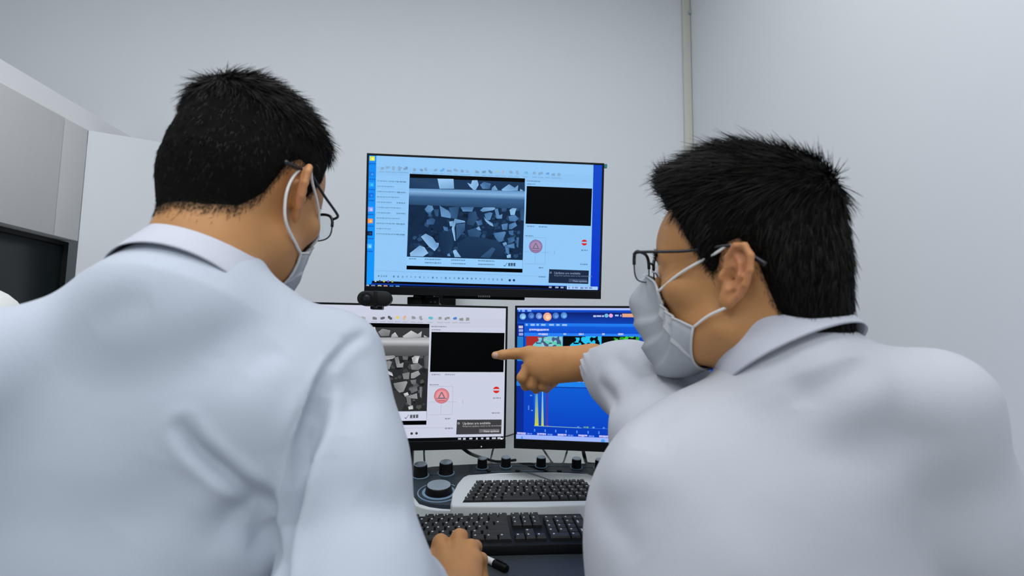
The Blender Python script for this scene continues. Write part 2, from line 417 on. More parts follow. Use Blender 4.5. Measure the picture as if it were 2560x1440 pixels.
# ---- the SEM program window, drawn in window coordinates (u right 0-1, v down 0-1), the same on two displays
Zf = 2263/660.0
topTL, topTR, topBL = at(917, 382.5, 1.18), at(1511, 408, 1.18), at(905, 735.5, 1.215)
ST = monitor('monitor', 'black slim-bezel monitor mounted highest, showing a blue-tinted mineral scan', topTL, topTR, topBL, .0045, .019)
wTL = ST.loc(941, 389); wBR = ST.loc(1476, 716)
def uvT(zx, zy):
    """point read off the photograph (zoomed crop) -> window coordinates"""
    q = ST.loc(880+zx/Zf, 360+zy/Zf); return ((q[0]-wTL[0])/(wBR[0]-wTL[0]), (q[1]-wTL[1])/(wBR[1]-wTL[1]))
GR = [  # grains: (grey, [(zoomed x, y)...])
 (.30, [(495,290),(740,295),(745,382),(490,378)]), (.88, [(733,297),(870,300),(875,384),(750,383)]),
 (.85, [(985,330),(1020,345),(1030,312),(1075,310),(1085,350),(1060,395),(1040,392),(1010,365)]),
 (.55, [(1098,350),(1130,325),(1190,340),(1180,385),(1120,385)]), (.8, [(1200,375),(1225,355),(1250,395),(1195,398)]),
 (.86, [(1280,390),(1345,345),(1395,375),(1425,352),(1420,400),(1290,402)]), (.8, [(1440,385),(1470,400),(1442,404)]),
 (.62, [(622,560),(650,525),(690,530),(700,560),(670,590),(640,585)]), (.42, [(645,590),(690,570),(670,620)]),
 (.62, [(750,528),(830,575),(855,610),(845,637),(765,622)]), (.36, [(830,545),(920,535),(900,640),(855,637)]),
 (.60, [(930,540),(1045,540),(1030,580),(950,578)]), (.34, [(1000,590),(1060,575),(1080,640),(1040,700),(985,690)]),
 (.75, [(1098,570),(1125,545),(1215,542),(1230,552),(1210,568),(1120,582)]),
 (.55, [(1135,600),(1180,585),(1205,592),(1185,650),(1150,655)]), (.82, [(1128,620),(1150,650),(1205,680),(1212,708),(1180,695),(1140,655)]),
 (.60, [(1222,560),(1250,552),(1262,612),(1290,600),(1285,640),(1240,640)]), (.42, [(1280,550),(1325,550),(1320,580),(1285,580)]),
 (.85, [(1350,565),(1375,550),(1412,552),(1400,580),(1395,610),(1360,610)]), (.55, [(1342,620),(1400,610),(1430,640),(1400,665),(1350,660)]),
 (.45, [(640,650),(690,635),(715,650),(700,690),(640,690)]), (.8, [(832,665),(870,660),(860,705),(840,705)]),
 (.55, [(780,705),(820,715),(825,748),(790,740)]), (.5, [(1060,660),(1110,655),(1120,690),(1080,700)]), (.78, [(1065,720),(1090,705),(1105,740),(1070,738)]),
 (.85, [(855,725),(880,640),(965,660),(972,672),(890,680),(878,720),(888,830),(878,830)]), (.42, [(893,690),(970,680),(965,740),(895,825)]),
 (.38, [(990,740),(1060,720),(1110,760),(1090,800),(1000,790)]), (.58, [(1280,690),(1335,680),(1330,735),(1290,735)]), (.62, [(1345,690),(1400,670),(1415,700),(1370,730),(1345,730)]),
 (.5, [(1340,745),(1385,740),(1380,785),(1350,775)]), (.62, [(1215,765),(1310,750),(1320,760),(1290,835),(1260,840),(1225,800)]), (.46, [(1330,810),(1390,790),(1395,830),(1350,850)]),
 (.82, [(590,795),(630,768),(690,800),(720,845),(745,850),(740,880),(708,918),(660,880)]), (.9, [(497,935),(580,870),(620,885),(655,935),(610,965),(500,962)]),
 (.22, [(740,760),(850,740),(870,850),(840,950),(760,930)]), (.24, [(900,850),(1000,790),(1100,800),(1250,830),(1310,900),(1280,985),(920,970)]),
 (.35, [(1100,970),(1200,885),(1230,900),(1180,980)]), (.88, [(865,915),(890,905),(935,970),(880,970)]), (.75, [(815,945),(835,935),(845,962),(818,962)]),
 (.86, [(1290,850),(1320,840),(1330,862),(1300,872)]), (.55, [(1295,875),(1340,865),(1390,850),(1395,895),(1355,890)]), (.5, [(1310,880),(1345,890),(1350,960),(1320,930)]), (.86, [(1325,955),(1360,945),(1362,975),(1330,978)]),
 (.5, [(1410,800),(1430,800),(1425,890),(1412,880)]), (.4, [(1440,560),(1475,550),(1472,660),(1445,650)]), (.38, [(700,560),(745,560),(740,620),(715,620)])]
def draw_window(s, x0, z1, x1, z0, tint, paper, rnd):
    """x0..x1, z1 (top)..z0 (bottom): the window rectangle on this display"""
    L = lambda u, v: (x0+(x1-x0)*u, z1+(z0-z1)*v)
    def R(a, b, col, layer):
        p, q = L(*a), L(*b); s.rect(p[0], q[1], q[0], p[1], col, layer)
    if tint[0] < .9: g = lambda v: lin(*[float(np.interp(v, [0, .15, .5, .9], c_)) for c_ in ((3, 16, 72, 158), (8, 38, 118, 205), (16, 66, 168, 248))])
    else: g = lambda v: lin(v*250, v*253, v*258)
    pw = x1-x0; ph = z1-z0
    R((0, 0), (1, 1), paper, 5)
    shade = tuple(c*.88 for c in paper)
    R((0, .085), (1, .155), tuple(c*.96 for c in paper), 6)
    # toolbar icons
    for zx, k in [(255,.5),(310,.55),(360,.55),(413,.5),(462,.25),(540,.5),(593,.28),(640,.5),(712,.45),(775,-1),(832,.45),(890,.5),(947,.4),(995,.65),(1070,.3),(1132,.2),(1190,.15),(1245,-2),(1300,-3),(1360,.5),(1412,.55),(1487,-4),(1565,.5),(1618,.45),(1677,-5),(1730,.45),(1775,.5)]:
        u, v = uvT(zx, 205+(zx-250)*.036); w_ = .011; c = {-1: (.05,.32,.75), -2: (.75,.62,.1), -3: (.75,.42,.25), -4: (.1,.5,.6), -5: (.06,.22,.6)}.get(k, (k*.6, k*.62, k*.65))
        c = tuple(c[i]*(.5+.5*tint[i])*(1 if tint[0] > .9 else .55)+(0 if tint[0] > .9 else .45)*paper[i] for i in range(3))
        for _ in range(3):
            a = u-w_+rnd.random()*w_; b = v-.018+rnd.random()*.018
            R((a, b), (a+w_*rnd.uniform(.7, 1.1), b+.02*rnd.uniform(.6, 1.0)), c, 7)
        R((u-.012, v+.028), (u+.012, v+.034), tuple(c_*.72 for c_ in paper), 7)
    # left parameter column
    for i in range(17):
        v = .195+i*.042
        if i in (11, 12): continue
        if v > .62: break
        a, q = L(.006, v); s.words(a, q, pw*rnd.uniform(.05, .11), ph*.011, tuple(c*.62 for c in paper), 7, rnd)
        if i % 2 == 0:
            a, q = L(.095, v); s.words(a, q, pw*.04, ph*.013, tuple(c*.5 for c in paper), 7, rnd)
        R((.0, v+.02), (.135, v+.0225), shade, 6)
    # micrograph
    def Q(zx, zy): return L(*uvT(zx, zy))
    s.poly([Q(495,255), Q(1483,295), Q(1461,1103), Q(467,1075)], (0, 0, 0), 8)
    s.poly([Q(493,290), Q(1482,328), Q(1482,402), Q(491,380)], g(.22), 9)
    s.poly([Q(488,520), Q(1478,556), Q(1462,992), Q(470,966)], g(.17), 9)
    top, mid = g(.78), g(.30)
    s.poly([Q(491,380), Q(1482,404), Q(1481,440), Q(490,405)], None, 9, [g(.62), g(.62), top, top])
    s.poly([Q(490,405), Q(1481,440), Q(1480,480), Q(489,450)], None, 9, [top, top, g(.42), g(.42)])
    s.poly([Q(489,450), Q(1480,480), Q(1478,556), Q(488,520)], None, 9, [g(.42), g(.42), mid, mid])
    gb = []
    for i in range(150):      # fine dark grains filling the background
        zx, zy = rnd.uniform(500, 1455), rnd.uniform(560, 965); r = rnd.uniform(14, 40); v = rnd.choice([.10, .13, .2, .24, .28, .32])
        if zx < 640 and zy < 760: v = .15
        n = rnd.randint(4, 6); ph_ = rnd.random()*6
        pts = [Q(min(max(zx+r*rnd.uniform(.5, 1)*math.cos(ph_+k*6.283/n), 495), 1458), min(zy+.8*r*rnd.uniform(.5, 1)*math.sin(ph_+k*6.283/n), 968+(zx-470)*.025)) for k in range(n)]
        s.poly(pts, g(v), 10+i % 5)
    for i, (v, pts) in enumerate(GR):
        pts = [Q(*p) for p in pts]; c = np.mean(pts, 0)
        cols = [g(max(.05, v*rnd.uniform(.72, 1.05))) for _ in pts]
        s.poly(pts, None, 16+i % 8, cols)
    s.poly([Q(470,966), Q(1462,995), Q(1461,1070), Q(468,1042)], tuple(c*1.04 for c in paper), 25)
    for zx, w_ in ((490, 60), (625, 135), (850, 120), (1080, 140)):
        for r_ in range(2):
            if zx == 490 and r_: continue
            a = Q(zx, 978+r_*30+(zx-470)*.03); s.words(a[0], a[1], w_/2263*660/535*pw, ph*.010, tuple(c*.45 for c in paper), 26, rnd)
    # maker's mark on the data bar: a tick and dark blocky glyphs
    a, b_ = Q(1300, 1042), Q(1312, 1046); c_ = Q(1330, 1018); s.line(a, b_, ph*.006, g(.3), 26); s.line(b_, c_, ph*.004, g(.45), 26)
    for k in range(3):
        a, b_ = Q(1340+k*22, 1020), Q(1358+k*22, 1047)
        s.rect(a[0], b_[1], b_[0], b_[1]+ph*.004, g(.15), 26); s.rect(a[0], a[1]-ph*.005, b_[0], a[1], g(.15), 26)
        s.rect((a[0]+b_[0])/2-ph*.003, b_[1], (a[0]+b_[0])/2+ph*.003, a[1], g(.15), 26); s.rect(a[0], (a[1]+b_[1])/2-ph*.002, b_[0], (a[1]+b_[1])/2+ph*.003, g(.2), 26)
        s.rect(a[0], b_[1], a[0]+ph*.004, a[1], g(.2), 26)
    # camera preview
    s.poly([Q(1498,360), Q(2058,382), Q(2047,703), Q(1487,683)], lin(1, 2, 2), 8)
    for zx, zy, w_ in ((1497,312,115), (1500,338,70), (1500,700,65), (1600,704,75), (1485,782,70)):
        a = Q(zx, zy); s.words(a[0], a[1], w_/2263*660/535*pw, ph*.010, tuple(c*.5 for c in paper), 8, rnd)
    # stage map
    a, b_ = Q(1487, 800), Q(1655, 1030)
    ln = tuple(c*.7 for c in paper)
    for p, q in (((a[0], a[1]), (b_[0], a[1])), ((b_[0], a[1]), (b_[0], b_[1])), ((a[0], b_[1]), (b_[0], b_[1])), (((a[0]+b_[0])/2, a[1]), ((a[0]+b_[0])/2, b_[1])), ((a[0], a[1]*.45+b_[1]*.55), (b_[0]+.01, a[1]*.45+b_[1]*.55))):
        s.line(p, q, ph*.0025, ln, 8)
    c = Q(1575, 878); rr = abs(Q(1632, 878)[0]-c[0])
    red = lin(232, 150, 160) if tint[0] > .9 else lin(165, 140, 185); dk = lin(190, 95, 105) if tint[0] > .9 else lin(130, 95, 140)
    s.disc(c[0], c[1], rr, red, 9); s.ring(c[0], c[1], rr, rr*.1, dk, 10)
    s.ring(c[0], c[1], rr*.82, rr*.06, dk, 10)
    T = [(c[0], c[1]+rr*.5), (c[0]-rr*.42, c[1]-rr*.3), (c[0]+rr*.42, c[1]-rr*.3)]
    for i in range(3): s.line(T[i], T[(i+1) % 3], rr*.14, lin(110, 110, 115), 11)
    s.line((c[0]-rr*.65, c[1]-rr*.35), (c[0]+rr*.65, c[1]-rr*.35), rr*.1, lin(120, 115, 125), 11)
    s.line((c[0]-rr*.5, c[1]-rr*.62), (c[0]+rr*.5, c[1]-rr*.62), rr*.12, dk, 11)
    # stop button: red disc with a white bar
    c = Q(1991, 845); rr = abs(Q(2016, 845)[0]-c[0])
    s.disc(c[0], c[1], rr, lin(215, 40, 30), 9); s.rect(c[0]-rr*.95, c[1]-rr*.22, c[0]+rr*.95, c[1]+rr*.26, paper, 10)
    for zx, zy, w_ in ((1965, 905, 60), (1955, 1025, 65), (1600, 1055, 40), (1600, 1132, 60)):
        a = Q(zx, zy); s.words(a[0], a[1], w_/2263*660/535*pw, ph*.012, tuple(c_*.5 for c_ in paper), 9, rnd)
    a = Q(1735, 915); s.line(a, (a[0], a[1]-ph*.03), ph*.003, tuple(c_*.6 for c_ in paper), 9)
    # status row of small icons
    a = Q(200, 1085); b_ = Q(1660, 1135); s.line(a, b_, ph*.003, tuple(c_*.75 for c_ in paper), 8)
    for zx in list(range(230, 300, 22))+list(range(360, 1290, 37)):
        a = Q(zx, 1132+(zx-230)*.028); q = rnd.uniform(.35, .75); r_ = ph*.007
        s.rect(a[0]-r_, a[1]-r_*rnd.uniform(.6, 1.4), a[0]+r_*rnd.uniform(.2, 1), a[1]+r_, tuple(c_*q for c_ in paper), 8)
    for zx in (1352, 1388):
        a = Q(zx, 1168); s.disc(a[0], a[1], ph*.010, g(.25), 8, 10)
    # update notice
    p = [Q(1690, 1073), Q(2030, 1085), Q(2025, 1200), Q(1684, 1190)]
    s.poly(p, lin(28, 42, 68) if tint[0] < .9 else lin(62, 62, 66), 27)
    tx = lin(150, 170, 205) if tint[0] < .9 else lin(215, 215, 218)
    a = Q(1733, 1092); s.text('Updates are available', a[0], a[1]-ph*.001, ph*.0255, tx, 28)
    a = Q(1733, 1117); s.text('Required updates need to be downloaded', a[0], a[1]-ph*.001, ph*.0185, tuple(c_*.6 for c_ in tx), 28)
    a = Q(1703, 1096); s.ring(a[0], a[1]-ph*.006, ph*.008, ph*.003, tx, 28, 10)
    p = [Q(1858, 1155), Q(2012, 1160), Q(2010, 1187), Q(1856, 1182)]; s.poly(p, lin(58, 75, 105) if tint[0] < .9 else lin(110, 110, 114), 28)
    a = Q(1892, 1163); s.text('View updates', a[0], a[1]-ph*.001, ph*.0225, tx, 29)

rnd = random.Random(5)
BLUE = (.36, .66, 1.02); paperT = lin(145, 200, 248)
s = ST
s.rect(-s.hw, s.z0, s.hw, s.z1, lin(14, 70, 205), 1)
xl = s.loc(938, 600)[0]; s.grad(-s.hw, s.z0, xl+.01, s.z1, lin(18, 140, 245), lin(20, 150, 252), 2)
s.grad(xl+.5, s.z0, s.hw, s.z1, lin(20, 72, 200), lin(10, 55, 205), 2)
draw_window(s, wTL[0], wTL[1], wBR[0], wBR[1], BLUE, paperT, rnd)
zt = s.loc(1200, 727)[1]
def T(px, py): return tuple(s.loc(px, py))
s.poly([T(930,702), T(1478,718), T(1478,724), T(930,708)], lin(2, 4, 8), 30)      # program taskbar
s.poly([T(928,707), T(1500,724), T(1500,729), T(928,712)], lin(10, 60, 170), 29)
s.grad(-s.hw, s.z0, s.hw, s.loc(925, 711)[1], lin(6, 26, 78), lin(5, 14, 38), 31)
for i, (px, c) in enumerate(((918,(170,200,230)), (933,(120,140,190)), (949,(190,200,160)), (964,(210,160,150)), (979,(60,140,230)), (994,(90,170,250)))):
    a = s.loc(px, 716+i*.5); s.rect(a[0]-.0042, a[1]-.004, a[0]+.0042, a[1]+.004, lin(*c), 33); s.rect(a[0]-.002, a[1]-.002, a[0]+.002, a[1]+.002, lin(*[v*.6 for v in c]), 34)
for i, c in enumerate(((170,200,230), (60,60,70), (200,190,90), (120,80,190), (160,180,90))):
    a = s.loc(939+i*10.5, 702.5+i*.3); s.rect(a[0]-.002, a[1]-.0022, a[0]+.002, a[1]+.0022, lin(*c), 33)
a, b_ = s.loc(1417, 715), s.loc(1494, 725); s.rect(a[0], b_[1], b_[0], a[1], lin(170, 210, 250), 33)
s.words(a[0]+.004, a[1]-.002, .06, .004, lin(110, 130, 190), 34, rnd, 1.0)
a = s.loc(1421, 733); s.words(a[0], a[1], .032, .004, lin(110, 140, 200), 33, rnd, .8); a = s.loc(1460, 733); s.words(a[0], a[1]-.001, .015, .0035, lin(130, 150, 190), 33, rnd)
a = s.loc(1372, 716); s.words(a[0], a[1], .04, .004, lin(150, 170, 200), 35, rnd, 1.4)
# desktop icons down the left column
for py, c, k in ((397,(215,225,90),0), (436,(30,120,220),1), (462,(40,160,255),1), (524,(150,160,250),0), (553,(235,150,90),0), (584,(20,40,80),0), (616,(90,180,255),1), (489,(20,110,220),1)):
    a = s.loc(931-(py-390)*.033, py); r_ = .0058
    s.rect(a[0]-r_, a[1]-r_*.8, a[0]+r_, a[1]+r_, lin(*c), 30); s.disc(a[0]+r_*.2, a[1], r_*.5, lin(*[min(255, v*1.15+20) for v in c]), 31, 10)
    s.words(a[0]-.008, a[1]-.010, .016, .003, lin(20, 100, 200), 31, rnd)
s.build('screen', ST.root).matrix_parent_inverse = Matrix.Translation(-ST.root.location)
# maker's lettering too worn to read + sticker at the corner + power light
bm = bmesh.new()
for k in range(6):
    q = ST.loc(1197+k*5.3, 740.5+k*.1); box_bm(bm, (q[0]-.0018, -.0004, q[1]-.0022), (q[0]+.0014, .0004, q[1]+.002), 0, 1, ST.MX)
adopt(ST.root, bm_obj('maker_lettering', bm, 'bezel_grey'))
q = ST.loc(1513, 416); bm = bmesh.new(); box_bm(bm, (q[0]-.003, -.001, q[1]-.005), (q[0]+.004, .003, q[1]+.005), .001, 1, ST.MX); MATS['sticker_green'] = mat('sticker_green', lin(30, 130, 130), .5, noise=.05)
adopt(ST.root, bm_obj('corner_sticker', bm, 'sticker_green'))
adopt(ST.root, box('mount_bracket', (-.10, .0505, -.17), (.10, .075, .02), 'black_plastic', mtx=ST.MX))

# lower left monitor: same program filling the screen
LTR = at(1270, 766, 1.205); LBR = at(1268, 1121, 1.215)
ang = math.radians(5.0); ex = np.array([math.cos(ang), math.sin(ang), 0])
LTL = LTR-ex*.553; LBL = LBR-ex*.553
SL = monitor('monitor', 'black monitor below, showing a grey mineral scan, partly hidden by the left man', LTL, LTR, LBL, .0045, .020)
s = SL; rnd = random.Random(5)
s.rect(-s.hw, s.z0, s.hw, s.z1, lin(8, 9, 11), 1)
zt = s.loc(1200, 1092)[1]
draw_window(s, -s.hw, s.z1, s.hw, zt, (1, 1, 1.03), lin(203, 207, 226), rnd)
s.rect(-s.hw, s.z0, s.hw, zt, lin(6, 8, 12), 32)
a = s.loc(1145, 1095); s.words(a[0], a[1], .11, .0045, lin(190, 200, 215), 33, rnd, 1.2); s.disc(*s.loc(1254, 1097), .0025, lin(240, 240, 240), 34)
s.build('screen', s.root).matrix_parent_inverse = Matrix.Translation(-s.root.location)
q = SL.loc(1203, 1115.5); bm = bmesh.new(); bmesh.ops.create_icosphere(bm, subdivisions=2, radius=.0016, matrix=SL.MX @ Matrix.Translation((q[0], -.0006, q[1])))
emit_mat('power_led', (.8, .85, .9), .6); adopt(SL.root, bm_obj('power_light', bm, 'power_led', smooth=True))

# lower right monitor: blue analysis program
RTL = at(1287.5, 764, 1.195); RBL = at(1291, 1121, 1.20)
ang = math.radians(-13.0); ex = np.array([math.cos(ang), math.sin(ang), 0])
SR = monitor('monitor', 'black monitor at the right showing a deep blue element-analysis program', RTL, RTL+ex*.553, RBL, .0048, .021)
s = SR; rnd = random.Random(9)
def P(*pts): return [tuple(s.loc(*p)) for p in pts]
s.grad(-s.hw, s.z0, s.hw, s.z1, lin(12, 84, 200), lin(8, 60, 190), 1)
Q8 = lambda x, y: s.loc(1280+x/8, 740+y/8)
zz = lambda y: Q8(120, y)[1]
def band(y0, y1, c0, c1, layer, x0=None, x1=None): s.grad(-s.hw if x0 is None else x0, zz(y1), s.hw if x1 is None else x1, zz(y0), c0, c1, layer)
band(195, 275, lin(205, 195, 250), lin(165, 195, 255), 2)
band(275, 325, lin(20, 85, 215), lin(10, 60, 175), 2)
band(325, 540, lin(8, 30, 110), lin(14, 66, 180), 2)
band(540, 600, lin(34, 128, 245), lin(28, 115, 232), 2)
band(600, 735, lin(16, 90, 215), lin(14, 78, 205), 2)
band(735, 800, lin(40, 130, 250), lin(40, 125, 245), 2)
xs = Q8(245, 700)[0]; s.rect(-s.hw, zz(2900), xs, zz(545), lin(8, 45, 150), 3)
s.rect(-s.hw+.001, zz(1300), xs-.002, zz(810), lin(35, 125, 200), 4)
for i, (x, y) in enumerate(((175,620), (178,690), (180,765))):
    a = Q8(x, y); s.rect(a[0]-.005, a[1]-.003, a[0]+.005, a[1]+.003, lin(200, 195, 225) if i == 0 else lin(150, 165, 225), 5)
for x, y, r_, c in ((217,410,62,(120,175,225)), (385,395,62,(60,105,185)), (540,400,62,(110,140,210)), (708,415,82,(240,170,140)), (875,395,62,(70,120,195)), (1040,390,62,(80,140,205))):
    a = Q8(x, y); s.disc(a[0], a[1], r_*.000118, lin(*c), 5); s.disc(a[0]+.001, a[1]-.001, r_*.000062, lin(*[min(255, v+45) for v in c]), 6); s.line((a[0]-.002, a[1]), (a[0]+.003, a[1]+.001), .0012, lin(*c), 7)
for x, c in ((1890,(110,190,225)), (1978,(235,170,225))): a = Q8(x, 392); s.disc(a[0], a[1], .0045, lin(*c), 5)
a = Q8(1625, 385); s.words(a[0], a[1], .024, .005, lin(180, 195, 240), 5, rnd); a = Q8(2060, 372); s.words(a[0], a[1], .014, .005, lin(160, 190, 240), 5, rnd, .8)
a, b_ = Q8(2205, 352), Q8(2420, 425); s.rect(a[0], b_[1], b_[0]+.03, a[1], lin(228, 165, 135), 5)
a = Q8(130, 275); s.words(a[0], a[1], .036, .005, lin(130, 170, 245), 5, rnd, 1.0)
a = Q8(275, 555); s.words(a[0], a[1], .10, .0055, lin(150, 190, 250), 5, rnd, 1.0)
a = Q8(345, 655); s.words(a[0], a[1], .045, .005, lin(190, 195, 245), 5, rnd, .1)
for x, w_ in ((525, .022), (1030, .006), (1335, .011), (1800, .006), (2120, .012)): a = Q8(x, 745); s.words(a[0], a[1], w_, .0045, lin(185, 195, 250), 5, rnd, .2)
def vnoise(nx, ny, sc, seed):
    r = np.random.RandomState(seed); g = r.rand(int(ny/sc)+3, int(nx/sc)+3)
    y, x = np.mgrid[0:ny, 0:nx]/sc; i, j = y.astype(int), x.astype(int); fy, fx = y-i, x-j
    return (g[i, j]*(1-fx)+g[i, j+1]*fx)*(1-fy)+(g[i+1, j]*(1-fx)+g[i+1, j+1]*fx)*fy
def emap(x0, x1, y0, y1, fn, layer, nx=44, ny=34):
    a, b_ = Q8(x0, (y0+y1)/2), Q8(x1, (y0+y1)/2); zt_, zb_ = zz(y0), zz(y1)
    for j in range(ny):
        for i in range(nx):
            c = fn(i, j)
            if c is None: continue
            s.rect(a[0]+(b_[0]-a[0])*i/nx, zt_+(zb_-zt_)*(j+1)/ny, a[0]+(b_[0]-a[0])*(i+1)/nx, zt_+(zb_-zt_)*j/ny, c, layer)
n1, n2, n3 = vnoise(44, 34, 3.2, 1), vnoise(44, 34, 2.2, 2), vnoise(44, 34, 4.5, 3)
grain = lambda i, j: (i > 11+4*math.sin(j*.35)) and (n1[j, i] > .40) or (i > 10 and j > 20 and n2[j, i] > .45)
def m0(i, j):
    if not grain(i, j): return lin(170, 45, 45) if i < 14+5*math.sin(j*.5) else lin(70, 90, 130)
    return lin(110, 200, 215) if n3[j, i] < .42 else (lin(160, 200, 215) if n3[j, i] < .6 else lin(90, 210, 180))
m1 = lambda i, j: lin(40, 195, 245) if grain(i, j) else lin(3, 6, 6)
m2 = lambda i, j: (lin(40, 160, 35) if n3[j, i] > .35 else lin(60, 200, 60)) if grain(i, j) and n2[j, i] > .3 else lin(3, 8, 4)
s.rect(Q8(275, 1200)[0], zz(1810), s.hw, zz(800), lin(20, 70, 180), 4)
emap(285, 1012, 800, 1270, m0, 6); emap(1022, 1788, 790, 1270, m1, 6); emap(1796, 2545, 785, 1270, m2, 6)
m3 = lambda i, j: lin(205, 205, 245) if (i > 14 and n1[j, i] > .5) else lin(95, 115, 205)
emap(330, 880, 1330, 1800, lambda i, j: lin(16, 12, 70), 6, 4, 4); emap(900, 1640, 1330, 1800, m3, 6); emap(1660, 2500, 1330, 1800, m1, 6)
Q7 = lambda x, y: s.loc(1280+x/7.2, 940+y/7.2)
zq = lambda y: Q7(200, y)[1]
x7 = lambda x: Q7(x, 600)[0]
s.rect(-s.hw, zq(170)-.001, s.hw, zq(85), lin(28, 130, 238), 8); s.rect(-s.hw, zq(170)-.003, s.hw, zq(170)-.001, lin(10, 50, 150), 8)
s.grad(x7(385), zq(900), s.hw, zq(180), lin(14, 92, 212), lin(10, 68, 196), 7)
# spectrum
zb_ = zq(885)
s.poly([(x7(410), zb_), (x7(480), zb_), (x7(462), zq(330)), (x7(442), zq(180)), (x7(425), zq(330))], None, 10, [lin(200, 205, 50), lin(200, 205, 50), lin(90, 160, 190), lin(60, 140, 210), lin(90, 160, 190)])
s.poly([(x7(528), zb_), (x7(572), zb_), (x7(556), zq(180)), (x7(540), zq(180))], None, 10, [lin(190, 210, 90), lin(190, 210, 90), lin(90, 180, 245), lin(90, 180, 245)])
s.line((x7(420), zb_), (x7(412), zq(180)), .001, lin(60, 140, 230), 9); s.line((x7(630), zb_), (x7(628), zq(180)), .005, lin(70, 62, 165), 9)
for x, h_, c in ((430, 60, (215, 215, 50)), (455, 40, (220, 210, 40)), (555, 45, (215, 215, 50)), (640, 18, (190, 80, 90))): s.poly([(x7(x-22), zb_), (x7(x+22), zb_), (x7(x), zq(885-h_))], lin(*c), 11)
s.line((x7(400), zb_-.0005), (x7(1250), zb_-.0015), .0016, lin(120, 170, 190), 11); s.line((x7(1250), zb_-.0015), (s.hw, zb_-.002), .001, lin(60, 110, 220), 11)
for x in (410, 600, 790, 975, 1170, 1370, 1565, 1770): s.rect(x7(x)-.0015, zq(985)-.001, x7(x)+.0012, zq(945), lin(80, 150, 235), 11)
for x, c in ((1195,(70,140,230)), (1310,(90,150,150)), (1360,(110,170,120)), (1470,(90,170,230)), (1655,(70,140,225))): s.rect(x7(x)-.003, zq(900), x7(x)+.002, zq(868), lin(*c), 11)
for x, y, w_ in ((325, 340, .005), (345, 610, .004)): a = Q7(x, y); s.words(a[0], a[1], w_, .003, lin(110, 160, 235), 11, rnd)
a = Q7(300, 570); s.rect(a[0]-.0012, a[1]-.005, a[0]+.0012, a[1]+.005, lin(90, 140, 230), 11)
xx = -s.hw+.002; zl = zq(1015)
while xx < s.hw-.05:
    s.words(xx, zl, .020, .0045, lin(190, 190, 245), 11, rnd, .1); s.words(xx+.023, zl-.001, .012, .0035, lin(110, 150, 240), 11, rnd); xx += .046
s.rect(-s.hw, s.z0, s.hw, zq(1055), lin(158, 182, 255), 12); a = Q7(180, 1110); s.rect(a[0]-.002, a[1]-.003, a[0]+.002, a[1]+.003, lin(90, 150, 230), 13)
s.disc(*Q7(1637, 1172), .0045, lin(70, 160, 245), 13)
s.build('screen', s.root).matrix_parent_inverse = Matrix.Translation(-s.root.location)

# shared mount: two posts on the desk with clamps; arms to each monitor
def stand(root, s, zc):
    c = s.MX @ Vector((0, .075, zc))
    ps = [box('mount_plate', (-.05, .0505, zc-.05), (.05, .066, zc+.05), 'black_plastic', mtx=s.MX)]
    return c, ps
pxy = (at(1021, 1150, 1.34)[0], 1.34)
c, ps = stand(SL.root, SL, 0.0)
ps.append(box('stand_post', (pxy[0]-.030, pxy[1]-.02, ZD+.012), (pxy[0]+.012, pxy[1]+.02, 1.12), 'satin_black', bevel=.004))
ps.append(box('stand_foot', (pxy[0]-.10, pxy[1]-.03, ZD), (pxy[0]+.014, pxy[1]+.09, ZD+.012), 'satin_black', bevel=.004))
ps.append(tube('arm', [np.array(SL.MX @ Vector((0, .067, 0))), (pxy[0], pxy[1], 1.05)], .016, 'satin_black'))
adopt(SL.root, *ps)
ps = [box('mount_plate', (-.05, .0505, -.05), (.05, .066, .05), 'black_plastic', mtx=SR.MX)]
q = np.array(SR.MX @ Vector((0, .22, 0)))
ps.append(box('stand_post', (q[0]-.014, q[1]-.014, ZD+.012), (q[0]+.014, q[1]+.014, 1.08), 'satin_black', bevel=.004))
ps.append(box('stand_foot', (q[0]-.09, q[1]-.03, ZD), (q[0]+.09, q[1]+.13, ZD+.012), 'satin_black', bevel=.004))
ps.append(tube('arm', [np.array(SR.MX @ Vector((0, .067, 0))), (q[0], q[1], q[2])], .016, 'satin_black'))
adopt(SR.root, *ps)
# the high monitor hangs on a wall arm; its bracket shows in the gap above the lower screen
g0, g1 = at(1020, 750, 1.26), at(1096, 750, 1.26)
ps = [prism('mount_bracket', [at(1018,742,1.25), at(1052,742,1.25), at(1060,770,1.25), at(1018,770,1.25)], (0, .012, 0), 'black_plastic', bevel=.002),
      prism('mount_bracket', [at(1064,742,1.25), at(1098,742,1.25), at(1098,770,1.25), at(1068,770,1.25)], (0, .012, 0), 'black_plastic', bevel=.002)]
xm = (g0[0]+g1[0])/2
ps.append(box('wall_plate', (xm-.06, YB-.02, 1.12), (xm+.06, YB-.001, 1.46), 'satin_black', bevel=.004))
ps.append(box('arm', (xm-.025, 1.262, 1.17), (xm+.025, YB-.02, 1.23), 'satin_black', bevel=.004))
ps.append(box('arm', (xm-.02, 1.285, 1.35), (xm+.02, YB-.02, 1.42), 'satin_black', bevel=.004))
for k in (1077, 1088):
    a = at(k, 755, 1.2495); bm = bmesh.new(); bmesh.ops.create_icosphere(bm, subdivisions=2, radius=.002, matrix=Matrix.Translation(a)); ps.append(bm_obj('screw', bm, 'frame_metal', smooth=True))
adopt(ST.root, *ps)

